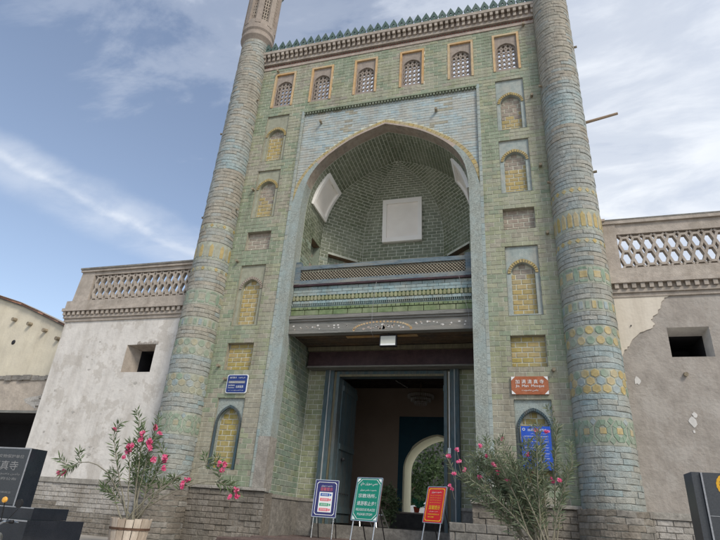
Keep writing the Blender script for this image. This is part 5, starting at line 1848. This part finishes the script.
def text(body, w_, h_, c, m, parent, name='lettering', n=(0, -1, 0), ex=(1, 0, 0), upv=(0, 0, 1), rtl=False):
    """flat lettering fitted into w_ x h_ centred on c (coordinates local to the parent thing)"""
    cu = D.curves.new(name, 'FONT')
    cu.body = shape(body) if rtl else body
    cu.size = 1; cu.extrude = .0
    cu.resolution_u = 2
    o = D.objects.new(name, cu); COL.objects.link(o)
    dg = bpy.context.evaluated_depsgraph_get()
    me = D.meshes.new_from_object(o.evaluated_get(dg))
    D.objects.remove(o)
    if not me.vertices: return None
    xs = [v.co.x for v in me.vertices]; ys = [v.co.y for v in me.vertices]
    sx_, sy = w_ / (max(xs) - min(xs)), h_ / (max(ys) - min(ys))
    mx_, my = (max(xs) + min(xs)) / 2, (max(ys) + min(ys)) / 2
    ex, n, upv, c = Vector(ex), Vector(n), Vector(upv), Vector(c)
    for v in me.vertices: v.co = c + ex * ((v.co.x - mx_) * sx_) + upv * ((v.co.y - my) * sy) + n * .004
    me.materials.clear(); me.materials.append(m)
    ob = D.objects.new(name, me); COL.objects.link(ob); ob.parent = parent
    return ob


def plate_round(mb, w_, h_, r, y, d, m, c=(0, 0)):
    P = []
    for (sx_, sz, a0) in ((1, -1, -PI / 2), (1, 1, 0), (-1, 1, PI / 2), (-1, -1, PI)):
        for k in range(5):
            a = a0 + k * PI / 8; P.append((c[0] + sx_ * (w_ / 2 - r) + r * math.cos(a), y, c[1] + sz * (h_ / 2 - r) + r * math.sin(a)))
    mb.prism(P, (0, -1, 0), d, m)


def border(mb, w_, h_, t, y, m, r=.03):
    def ring(W, H, r_):
        P = []
        for (sx_, sz, a0) in ((1, -1, -PI / 2), (1, 1, 0), (-1, 1, PI / 2), (-1, -1, PI)):
            for k in range(5):
                a = a0 + k * PI / 8; P.append((sx_ * (W / 2 - r_) + r_ * math.cos(a), y, sz * (H / 2 - r_) + r_ * math.sin(a)))
        return P
    A, B = ring(w_, h_, r), ring(w_ - 2 * t, h_ - 2 * t, r)
    k = len(A)
    mb.add(A + B, [(i, (i + 1) % k, k + (i + 1) % k, k + i) for i in range(k)], m)


# wall plaques
def local(name, label, cat, loc, group=None): return thing(name, label, cat, loc, group, world=False)


pq = local('name_plaque', 'red-brown mosque name plaque with white corners on the right pier', 'sign', (3.765, -.03, 4.585))
mb = MB(); mb.box(-.405, .405, -.03, .015, -.205, .205, m_brown_s); mb.build('board', pq)
for sx_ in (-1, 1):
    for sz in (-1, 1): mb = MB(); mb.add([(sx_ * .40, -.034, sz * .20), (sx_ * .31, -.034, sz * .20), (sx_ * .40, -.034, sz * .11)], [(0, 1, 2)], m_wt); mb.build('corner_print', pq)
text('加 满 清 真 寺', .62, .095, (0, -.031, .085), m_wt, pq)
text('Jia  Man  Mosque', .62, .075, (0, -.031, -.02), m_wt, pq)
text('جامىن مەسچىت', .36, .06, (0, -.031, -.115), m_wt, pq, rtl=True)

bq = local('street_plaque', 'small navy plaque with white border on the left pier', 'sign', (-3.69, -.04, 4.64))
mb = MB(); plate_round(mb, .62, .50, .05, .01, .03, m_wt); mb.build('backing', bq)
mb = MB(); plate_round(mb, .58, .46, .045, -.021, .006, m_plaq_s); mb.build('board', bq)
text('加满 清真 寺', .20, .05, (-.13, -.028, .165), m_wt, bq)
text('جامى مەسچىت', .20, .06, (.13, -.028, .165), m_wt, bq, rtl=True)
mb = MB(); mb.add([(-.25, -.031, .01), (.24, -.031, .01), (.24, -.031, .075), (-.25, -.031, .075)], [(0, 1, 2, 3)], m_letter); mb.build('printed_bar', bq)
text('مەسچىت سورۇن', .42, .04, (0, -.029, .042), m_wt, bq, rtl=True)
text('JIAMAN', .19, .05, (-.15, -.028, -.05), m_wt, bq); text('QINGZHENSI', .19, .03, (-.15, -.028, -.11), m_wt, bq)
text('加满清真', .22, .07, (.1, -.028, -.08), m_wt, bq)
text('مەسچىت', .44, .025, (0, -.028, -.18), m_wt, bq, rtl=True)

nb = local('notice_board', 'bright blue notice board fixed in the niche right of the door', 'notice board', (3.82, -.05, 3.23))
mb = MB(); mb.box(-.31, .31, -.02, .01, -.45, .45, m_blue_s); mb.build('board', nb)
text('加满清真寺简介', .40, .055, (.03, -.021, .37), m_wt, nb)
mb = MB()
mb.lathe((0, 0, 0), [(.02, 0), (.03, 0), (.03, .002), (.02, .002), (.02, 0)], m_wt, 14); mb.v = [(x - .25, -.022 - z, yy + .38) for x, yy, z in mb.v]
mb.build('round_emblem', nb)
for i, z in enumerate((.29, .235, .18, .125, .05, 0, -.05, -.12, -.17, -.22, -.3, -.35)):
    if i % 2: text('加满清真寺始建位于宗教活动场所文物保护', .50, .022, (0, -.021, z), m_wt, nb, 'small_print')
    else: text('مەسچىت سورۇن دىنىي جامى', .34, .03, (.06, -.021, z), m_wt, nb, 'small_print', rtl=True)


# A-frame signs
def aboard(name, label, loc, w_, h_, zb, mboard, rz, lean, fill, zleg=.0, legm=m_steel):
    t = thing(name, label, 'sign', loc, 'easel signs before the door', world=False, rz=rz)
    L = math.radians(lean)
    upv = Vector((0, math.sin(L), math.cos(L))); n = Vector((0, -math.cos(L), math.sin(L))); ex = Vector((1, 0, 0))
    c = Vector((0, 0, 0)) + upv * (zb + h_ / 2)
    bo = MB()
    vs = [(-w_ / 2, 0, -h_ / 2), (w_ / 2, 0, -h_ / 2), (w_ / 2, 0, h_ / 2), (-w_ / 2, 0, h_ / 2)]
    Q = [c + ex * x + upv * z for x, y, z in vs]
    bo.prism(Q, n, .022, mboard); bo.build('board', t)
    fr = MB()
    for a, b in zip(Q, Q[1:] + Q[:1]): fr.bar(a + n * .011, b + n * .011, .016, .034, legm, n)
    fr.build('board_frame', t)
    for s in (-1, 1):
        l = MB(); l.tube([ex * (s * w_ * .42) + upv * .0, ex * (s * w_ * .42) + upv * (zb + .02)], .014, legm, 8); l.build('front_leg', t)
        l = MB(); l.tube([ex * (s * w_ * .38) + upv * (zb + h_ * .55) - n * .02, Vector((s * w_ * .38, .62, 0))], .012, m_black, 8); l.build('rear_leg', t)
    tr = lambda x, z: c + ex * x + upv * z + n * .0225
    fill(t, tr, ex, upv, n, w_, h_)
    return t


def pborder(t, tr, n, w_, h_, m, th, inset, r, nm='printed_border', cham=True):
    mb = MB()
    def ring(W, H):
        c_ = r
        return [(-W / 2 + c_, -H / 2), (W / 2 - c_, -H / 2), (W / 2, -H / 2 + c_), (W / 2, H / 2 - c_), (W / 2 - c_, H / 2), (-W / 2 + c_, H / 2), (-W / 2, H / 2 - c_), (-W / 2, -H / 2 + c_)]
    A = ring(w_ - inset * 2, h_ - inset * 2); B = ring(w_ - inset * 2 - th * 2, h_ - inset * 2 - th * 2)
    mb.add([tr(*p) + n * .003 for p in A + B], [(i, (i + 1) % 8, 8 + (i + 1) % 8, 8 + i) for i in range(8)], m)
    mb.build(nm, t)


def fill_teal(t, tr, ex, upv, n, w_, h_):
    T = lambda b, W, H, z, rtl=False, x=0, m=m_wt, nm='lettering': text(b, W, H, tr(x, z), m, t, nm, n, ex, upv, rtl)
    pborder(t, tr, n, w_, h_, m_wt, .008, .03, .10)
    for sx_ in (-1, 1):
        for sz in (-1, 1):
            mb = MB(); X, Z = w_ / 2 - .02, h_ / 2 - .02
            mb.add([tr(sx_ * X, sz * Z) + n * .003, tr(sx_ * (X - .08), sz * Z) + n * .003, tr(sx_ * X, sz * (Z - .08)) + n * .003], [(0, 1, 2)], m_wt)
            mb.build('corner_print', t)
    T('دىنىي سورۇن جاي', .42, .085, .30, True)
    T('مەسچىت جامىن سورۇن', .40, .05, .175, True)
    T('宗教场所，', .44, .085, .06)
    T('请游客止步！', .46, .085, -.09)
    T('RELIGIOUS PLACES', .46, .05, -.215)
    T('PLEASE STOP!', .36, .045, -.305)


def fill_red(t, tr, ex, upv, n, w_, h_):
    T = lambda b, W, H, z, rtl=False, x=0, m=m_wt, nm='lettering': text(b, W, H, tr(x, z), m, t, nm, n, ex, upv, rtl)
    pborder(t, tr, n, w_, h_, m_yt, .012, .035, .03)
    T('مەسچىت سورۇن', .26, .05, .255, True)
    for i in range(4): T('دىنىي سورۇن مەسچىت جامى سورۇن', .30, .028, .19 - i * .05, True, nm='small_print', m=m_yt)
    T('温馨提示', .30, .085, -.06, m=m_yt)
    T('مەسچىت سورۇن جاي', .22, .028, -.145, True, nm='small_print')
    T('宗教活动场所请勿入内', .30, .03, -.20, nm='small_print', m=m_yt)
    T('请您谅解', .16, .028, -.255, x=-.06, nm='small_print', m=m_yt)


def fill_navy(t, tr, ex, upv, n, w_, h_):
    T = lambda b, W, H, z, rtl=False, x=0, m=m_wt, nm='lettering': text(b, W, H, tr(x, z), m, t, nm, n, ex, upv, rtl)
    pborder(t, tr, n, w_, h_, m_wt, .013, .045, .04)
    T('مەسچىت سورۇن', .28, .05, .29, True)
    T('温馨提示', .32, .085, .215, m=m_pt)
    mb = MB()
    a, b, c_, d = -.17, .17, -.32, .145
    mb.add([tr(a, c_) + n * .003, tr(b, c_) + n * .003, tr(b, d) + n * .003, tr(a, d) + n * .003], [(0, 1, 2, 3)], m_wt); mb.build('white_panel', t)
    for i, m in enumerate((m_bt, m_pt, m_gt, m_pt)):
        z = .085 - i * .115
        mb = MB(); mb.add([tr(-.14, z - .035) + n * .005, tr(.09, z - .035) + n * .005, tr(.09, z + .035) + n * .005, tr(-.14, z + .035) + n * .005], [(0, 1, 2, 3)], m); mb.build('colour_bar', t)
        text('请勿吸烟', .16, .04, tr(-.03, z) + n * .004, m_wt, t, 'small_print', n, ex, upv)
        mb = MB(); mb.add([tr(.12 + .022 * math.cos(k * PI / 5), z + .03 * math.sin(k * PI / 5)) + n * .005 for k in range(10)], [tuple(range(10))], m); mb.build('printed_dot', t)


aboard('easel_sign', 'navy easel sign with coloured bars, leftmost before the door', (-1.25, .8, 1.10), .60, .86, .48, m_navy_s, 0.10, 9, fill_navy)
aboard('easel_sign', 'teal green easel sign with white lettering in the middle of the entrance', (.27, -1.05, 1.12), .62, .86, .45, m_green_s, -.26, 12, fill_teal)
aboard('easel_sign', 'red easel sign with yellow lettering, rightmost before the door', (1.55, -.45, 1.13), .50, .74, .50, m_red_s, -.50, 15, fill_red)


# ------------------------------------------------------------------ stone monuments
SLt = thing('stone_monument', 'black granite inscription slab on stepped base at lower left', 'monument', (-5.2, -4.85, .5))
mb = MB(); mb.box(-6.35, -4.57, -5.0, -4.66, 1.42, 2.33, m_granite); mb.build('slab', SLt)
mb = MB(); mb.box(-6.33, -4.60, -5.004, -5.0, 1.44, 2.31, m_granite_r); mb.build('slab_face', SLt)
mb = MB(); mb.box(-4.597, -4.572, -5.006, -5.0, 1.42, 2.335, m_edge); mb.box(-6.35, -4.60, -5.006, -5.001, 2.313, 2.335, m_edge); mb.build('bright_edge', SLt)
mb = MB(); mb.box(-6.6, -4.05, -5.1, -4.35, 1.245, 1.42, m_granite); mb.box(-6.6, -4.05, -5.104, -5.1, 1.405, 1.422, m_edge); mb.build('upper_step', SLt)
mb = MB(); mb.box(-6.8, -3.85, -5.35, -4.15, .45, 1.243, m_granite); mb.box(-6.8, -3.85, -5.354, -5.35, 1.225, 1.245, m_edge); mb.build('lower_step', SLt)
_b = Vector(BASE[SLt.name])
text('重点文物保护单位', .75, .055, Vector((-5.05, -5.005, 2.19)) - _b, m_letter, SLt)
text('加满清真寺', 1.0, .15, Vector((-5.25, -5.005, 2.04)) - _b, m_letter, SLt)
text('جامىن مەسچىت سورۇن', .8, .05, Vector((-5.05, -5.005, 1.905)) - _b, m_letter, SLt, rtl=True)
text('人民政府公布', .7, .045, Vector((-5.05, -5.005, 1.83)) - _b, m_letter, SLt)
text('人民政府立', .35, .03, Vector((-4.9, -5.005, 1.62)) - _b, m_letter, SLt)

SR = thing('stone_monument', 'black granite slab with gold round emblem at lower right', 'monument', (6.4, -4.8, .5))
mb = MB(); mb.box(5.55, 7.3, -5.0, -4.72, .5, 2.36, m_granite); mb.build('slab', SR)
mb = MB(); mb.box(5.46, 5.548, -4.98, -4.62, .5, 2.365, m_granite_r); mb.box(5.55, 7.3, -5.004, -5.0, .5, 2.35, m_granite_r); mb.build('slab_face', SR)
mb = MB(); mb.box(5.548, 5.566, -5.012, -5.004, .5, 2.36, m_edge); mb.box(5.566, 7.3, -5.008, -5.004, 1.885, 1.892, m_edge); mb.build('bright_edge', SR)
mb = MB()
def ringxz(c, r0, r1, y, m, n=40, wob=0):
    vs = []
    for k in range(n):
        a = 2 * PI * k / n
        q = 1 + (wob if k % 2 else 0)
        vs += [(c[0] + r0 * math.cos(a), y, c[1] + r0 * math.sin(a)), (c[0] + r1 * q * math.cos(a), y, c[1] + r1 * q * math.sin(a))]
    mb.add(vs, [(2 * k, 2 * k + 1, (2 * k + 3) % (2 * n), (2 * k + 2) % (2 * n)) for k in range(n)], m)
ec = (5.83, 2.225)
ringxz(ec, .105, .135, -5.008, m_gold, wob=.03); ringxz(ec, .082, .095, -5.008, m_gold, 28, .12)
mb.prism([(ec[0] + .062 * math.cos(k * PI / 10) * (1 if k % 2 else .9), -5.006, ec[1] + .062 * math.sin(k * PI / 10)) for k in range(20)], (0, -1, 0), .004, m_gold)
mb.build('gold_emblem', SR)
_b = Vector(BASE[SR.name])
text('全国重点文物保护', .9, .035, Vector((6.2, -5.006, 2.03)) - _b, m_letter, SR)
text('加满清真寺', 1.0, .12, Vector((6.35, -5.006, 1.75)) - _b, m_letter, SR)


# ------------------------------------------------------------------ motorcycle (mostly beyond the frame)
def motorbike():
    o = thing('motorcycle', 'dark motorcycle parked at the lower left edge, only bar and lamp in view', 'motorcycle', (-2.72, -7.3, .25))
    X, Yb = -2.72, -7.3; g = .26
    for s, nm in ((-.62, 'wheel'), (.62, 'wheel')):
        wl = MB(); c = Vector((X, Yb + s, g + .29))
        pts = [c + Vector((0, .25 * math.cos(2 * PI * k / 24), .25 * math.sin(2 * PI * k / 24))) for k in range(25)]
        wl.tube(pts, .045, m_black, 8, False); w0 = wl.build('wheel', o, smooth=True)
        rm = MB()
        rm.tube([c + Vector((0, .2 * math.cos(2 * PI * k / 24), .2 * math.sin(2 * PI * k / 24))) for k in range(25)], .012, m_steel, 6, False)
        for k in range(9): rm.tube([c, c + Vector((0, .2 * math.cos(k * .7), .2 * math.sin(k * .7)))], .005, m_steel, 4)
        rm.build('rim', w0)
    fr = MB()
    fr.tube([(X, Yb + .62, g + .29), (X, Yb + .40, g + .82)], .025, m_steel, 8)
    fr.tube([(X, Yb + .40, g + .75), (X, Yb - .1, g + .45), (X, Yb - .62, g + .29)], .025, m_iron, 8)
    fr.box(X - .1, X + .1, Yb - .2, Yb + .2, g + .2, g + .5, m_iron); fr.build('frame', o)
    tk = MB(); tk.tube([(X, Yb - .12, g + .72), (X, Yb + .05, g + .78), (X, Yb + .3, g + .76)], [.1, .14, .08], m_black, 12); tk.build('tank', o, smooth=True)
    se = MB(); se.tube([(X, Yb - .12, g + .72), (X, Yb - .4, g + .72), (X, Yb - .68, g + .78)], [.09, .12, .08], m_black, 10); se.build('seat', o, smooth=True)
    hb = MB(); hb.tube([(X + .36, Yb + .28, 1.30), (X + .15, Yb + .36, 1.29), (X, Yb + .38, 1.22), (X - .15, Yb + .36, 1.29), (X - .36, Yb + .28, 1.30)], .013, m_steel, 8); hb.build('handlebar', o, smooth=True)
    for s in (-1, 1):
        gp = MB(); gp.tube([(X + s * .25, Yb + .32, 1.295), (X + s * .37, Yb + .275, 1.30)], .022, m_black, 10); gp.build('grip', o, smooth=True)
        lv = MB(); lv.tube([(X + s * .2, Yb + .37, 1.30), (X + s * .38, Yb + .35, 1.295)], .007, m_steel, 6); lv.build('lever', o)
        mr = MB(); mr.tube([(X + s * .2, Yb + .34, 1.3), (X + s * .3, Yb + .36, 1.44)], .006, m_black, 6)
        mr.tube([(X + s * .3, Yb + .37, 1.50), (X + s * .3, Yb + .345, 1.50)], .05, m_black, 14); mr.build('mirror', o)
    hl = MB(); hl.lathe((0, 0, 0), [(.0, .0), (.05, .01), (.085, .06), (.085, .12), (0, .13)], m_steel, 16)
    hl.v = [(x + X, Yb + .36 + z, yy + 1.08) for x, yy, z in hl.v]; hl.build('headlight', o, smooth=True)
    il = MB(); il.lathe((0, 0, 0), [(0, -.02), (.03, -.015), (.036, 0), (.03, .015), (0, .02)], m_amber, 14)
    il.v = [(x + X + .12, Yb + .30 + z, yy + 1.53) for x, yy, z in il.v]
    il.tube([(X + .12, Yb + .31, 1.51), (X + .1, Yb + .36, 1.28)], .007, m_black, 6); il.build('indicator', o)


motorbike()


# ------------------------------------------------------------------ oleanders
def flower(mb, p, r):
    for k in range(2):
        n_ = 5
        d = Vector((U(-1, 1), U(-1.6, -.2), U(-.2, 1))).normalized()
        a = d.cross(Vector((0, 0, 1))).normalized(); b = d.cross(a)
        for i in range(n_):
            t = 2 * PI * i / n_ + U(-.2, .2); e = (a * math.cos(t) + b * math.sin(t))
            s = (-a * math.sin(t) + b * math.cos(t))
            q = p + d * (k * .008)
            mb.add([q, q + e * r * .7 + s * r * .42 + d * r * .15, q + e * r * U(.95, 1.2) + d * r * .05, q + e * r * .7 - s * r * .42 + d * r * .2], [(0, 1, 2, 3)], m_petal)


def whorls(mb, pts, m, dens, ls, start=.35):
    """leaves in whorls of three along a stem polyline, denser at the tip"""
    tot = sum((b - a).length for a, b in zip(pts, pts[1:])); s = tot * start; acc = 0
    for a, b in zip(pts, pts[1:]):
        L_ = (b - a).length; d = (b - a).normalized()
        while s < acc + L_:
            p = a + d * (s - acc)
            sd = d.cross(Vector((U(-1, 1), U(-1, 1), U(-1, 1)))).normalized(); s2 = d.cross(sd)
            f = (s / tot)
            for k in range(3):
                t = k * 2.094 + U(-.3, .3)
                o = (sd * math.cos(t) + s2 * math.sin(t)) * U(.6, 1.1) + d * U(.5, 1.0)
                o.z -= .1
                leaf(mb, p, o.normalized(), ls * U(.75, 1.3), m, .18)
            s += dens * (1.5 - f)
        acc += L_


def curve(a, b, sag=(0, 0, 0), n=7):
    a, b, s = Vector(a), Vector(b), Vector(sag)
    out = []
    for i in range(n + 1):
        t = i / n
        out.append(a.lerp(b, t) + s * (4 * t * (1 - t)) + Vector((U(-.01, .01), U(-.01, .01), U(-.01, .01))) * (1 if 0 < i < n else 0))
    return out


OL = thing('potted_oleander', 'leggy pink oleander in a wooden tub before the left wing', 'potted plant', (-4.08, -2.6, .74))
tubm = D.objects.new('tub', None); COL.objects.link(tubm); tubm.parent = OL
tc_ = Vector((-4.08, -2.6, 0))
for i in range(16):
    a0, a1 = 2 * PI * i / 16 + .02, 2 * PI * (i + 1) / 16 - .02
    mb = MB()
    r0, r1 = .33, .40; z0, z1 = .74, 1.31 + U(-.015, .01)
    vs = []
    for a in (a0, a1):
        for (r, z) in ((r0, z0), (r1, z1), (r1 - .04, z1), (r0 - .04, z0)): vs.append((tc_.x + r * math.cos(a), tc_.y + r * math.sin(a), z))
    mb.add(vs, [(0, 4, 5, 1), (1, 5, 6, 2), (2, 6, 7, 3), (0, 1, 2, 3), (7, 6, 5, 4)], m_stave); mb.build('stave', tubm)
mb = MB()
for z in (.88, 1.13):
    r = .33 + (z - .74) / .57 * .07
    mb.lathe((tc_.x, tc_.y, 0), [(r + .001, z - .02), (r + .008, z - .02), (r + .012, z + .02), (r + .004, z + .02)], m_rust, 32)
mb.build('hoop', tubm)
mb = MB(); mb.lathe((tc_.x, tc_.y, 0), [(.0, 1.24), (.35, 1.23)], m_soil, 20); mb.build('soil', tubm)
stems = []
b0 = lambda: tc_ + Vector((U(-.12, .12), U(-.1, .1), 1.22))
tips = [((-5.90, -2.7, 2.20), (-.05, 0, .52), 1), ((-4.90, -2.75, 2.93), (-.05, 0, 0), 0), ((-4.80, -2.5, 2.10), (-.15, 0, .05), 0), ((-4.45, -2.6, 3.25), (.0, 0, .0), 0), ((-4.05, -2.5, 3.15), (-.05, 0, 0), 1), ((-3.95, -2.7, 2.75), (0, 0, 0), 1),
        ((-4.35, -2.8, 2.62), (0, 0, 0), 1), ((-3.62, -2.6, 2.55), (.0, 0, .05), 1), ((-3.0, -2.6, 2.03), (0, 0, .25), 1), ((-1.98, -2.6, 2.02), (.1, 0, .35), 1), ((-2.28, -2.7, 2.45), (-.1, 0, .25), 1),
        ((-4.95, -2.6, 1.85), (0, 0, .08), 0), ((-4.25, -2.55, 2.4), (0, 0, 0), 0), ((-3.6, -2.4, 2.0), (0, 0, .1), 0), ((-4.2, -2.7, 2.9), (0, 0, 0), 1), ((-4.5, -2.4, 2.3), (0, 0, 0), 0), ((-3.85, -2.65, 2.2), (0, 0, 0), 0)]
sm = MB(); lf = MB()
fpos = []
for tip, sag, fl_ in tips:
    tip = Vector(tip) + Vector((0, 0, -.02))
    pts = curve(b0(), tip, sag)
    far = abs(tip.x - tc_.x) > 1.0
    if tip.x < -5.5 or tip.x > -2.5:
        # drooping tip
        pts += [pts[-1] + Vector((math.copysign(.12, tip.x - tc_.x), 0, -.1))]
    sm.tube(pts, [.016 - .010 * i / (len(pts) - 1) for i in range(len(pts))], m_stem, 6)
    whorls(lf, pts, m_leaf, .05 if far else .075, .17, .80 if far else .5)
    for k in range(2):     # side twigs
        q = pts[-2 - k] if far else pts[-1 - k * 2]
        e = q + Vector((U(-.22, .22), U(-.15, .15), U(.05, .25)))
        tw = curve(q, e, (0, 0, .02), 3); sm.tube(tw, .005, m_stem, 5); whorls(lf, tw, m_leaf, .035, .15, .2)
    if fl_: fpos.append(pts[-1])
sm.build('stem', OL); lf.build('foliage', OL, 'stuff')
extra = [(-4.9, -2.75, 2.95), (-3.75, -2.7, 3.0), (-3.9, -2.8, 2.62), (-4.38, -2.85, 2.45), (-4.2, -2.85, 2.7), (-3.45, -2.7, 2.35), (-3.75, -2.75, 2.45)]
for p in fpos + [Vector(e) for e in extra]:
    for _ in range(3 if p in fpos else 1):
        mb = MB(); c = p + Vector((U(-.07, .07), U(-.08, 0), U(-.10, .06)))
        for k in range(5): flower(mb, c + Vector((U(-.035, .035), U(-.035, .02), U(-.035, .035))), U(.028, .045))
        mb.build('bloom', OL)

OR = thing('oleander_bush', 'large grey green oleander bush with few pink blooms before the right tower', 'bush', (3.75, -2.1, .74))
sm = MB(); lf = MB(); bl = []
c0 = Vector((3.80, -2.1, .74))
tipsR = []
for i in range(32):
    a = U(0, 1)
    x = 2.25 + 2.15 * a; 
    top_ = 2.75 + .75 * math.exp(-((x - 4.05) / .28) ** 2) + .12 * math.exp(-((x - 3.0) / .3) ** 2) - (.25 if x < 2.6 else 0)
    z = U(2.0, top_) if i > 18 else top_ - U(0, .25)
    spread = 1 - max(0, (z - 2.6)) * .3
    tipsR.append((x, -2.1 + U(-.55, .45), z))
for tip in tipsR:
    t = Vector(tip)
    st_ = c0 + Vector((U(-.14, .2), U(-.12, .12), .0))
    pts = curve(st_, t, ((t.x - c0.x) * -.10, 0, .12 * abs(t.x - c0.x)), 8)
    sm.tube(pts, [.018 - .012 * i / 8 for i in range(9)], m_stem, 6)
    whorls(lf, pts, m_leaf2, .055, .135, .45)
    for k in range(4):
        q = pts[8 - k] ; e = q + Vector((U(-.16, .16), U(-.16, .14), U(.10, .34)))
        tw = curve(q, e, (0, 0, .02), 3); sm.tube(tw, .004, m_stem, 5); whorls(lf, tw, m_leaf2, .036, .12, .15)
sm.build('stem', OR); lf.build('foliage', OR, 'stuff')
# blooms at the places the photograph shows, each at a twig tip
for (x, z, n_) in ((2.24, 2.72, 2), (2.38, 2.85, 2), (2.30, 2.42, 1), (2.52, 2.52, 1), (2.78, 2.95, 2), (2.88, 2.78, 2), (3.03, 2.62, 2), (3.06, 2.50, 2), (2.76, 2.40, 2), (3.25, 2.34, 1), (3.18, 3.05, 1), (3.95, 3.18, 2), (3.76, 3.2, 1), (3.62, 2.80, 1), (3.68, 2.55, 1), (3.98, 2.42, 2), (4.1, 2.42, 1), (2.28, 2.2, 1), (2.42, 2.62, 1)):
    mb = MB(); c = Vector((x, -2.3 + U(-.25, .05), z))
    for k in range(2 + n_): flower(mb, c + Vector((U(-.03, .03), U(-.03, .02), U(-.035, .035))), U(.022, .036))
    mb.tube([c + Vector((0, .02, -.01)), c + Vector((.03, .15, -.18))], .004, m_stem, 5)
    mb.build('bloom', OR)
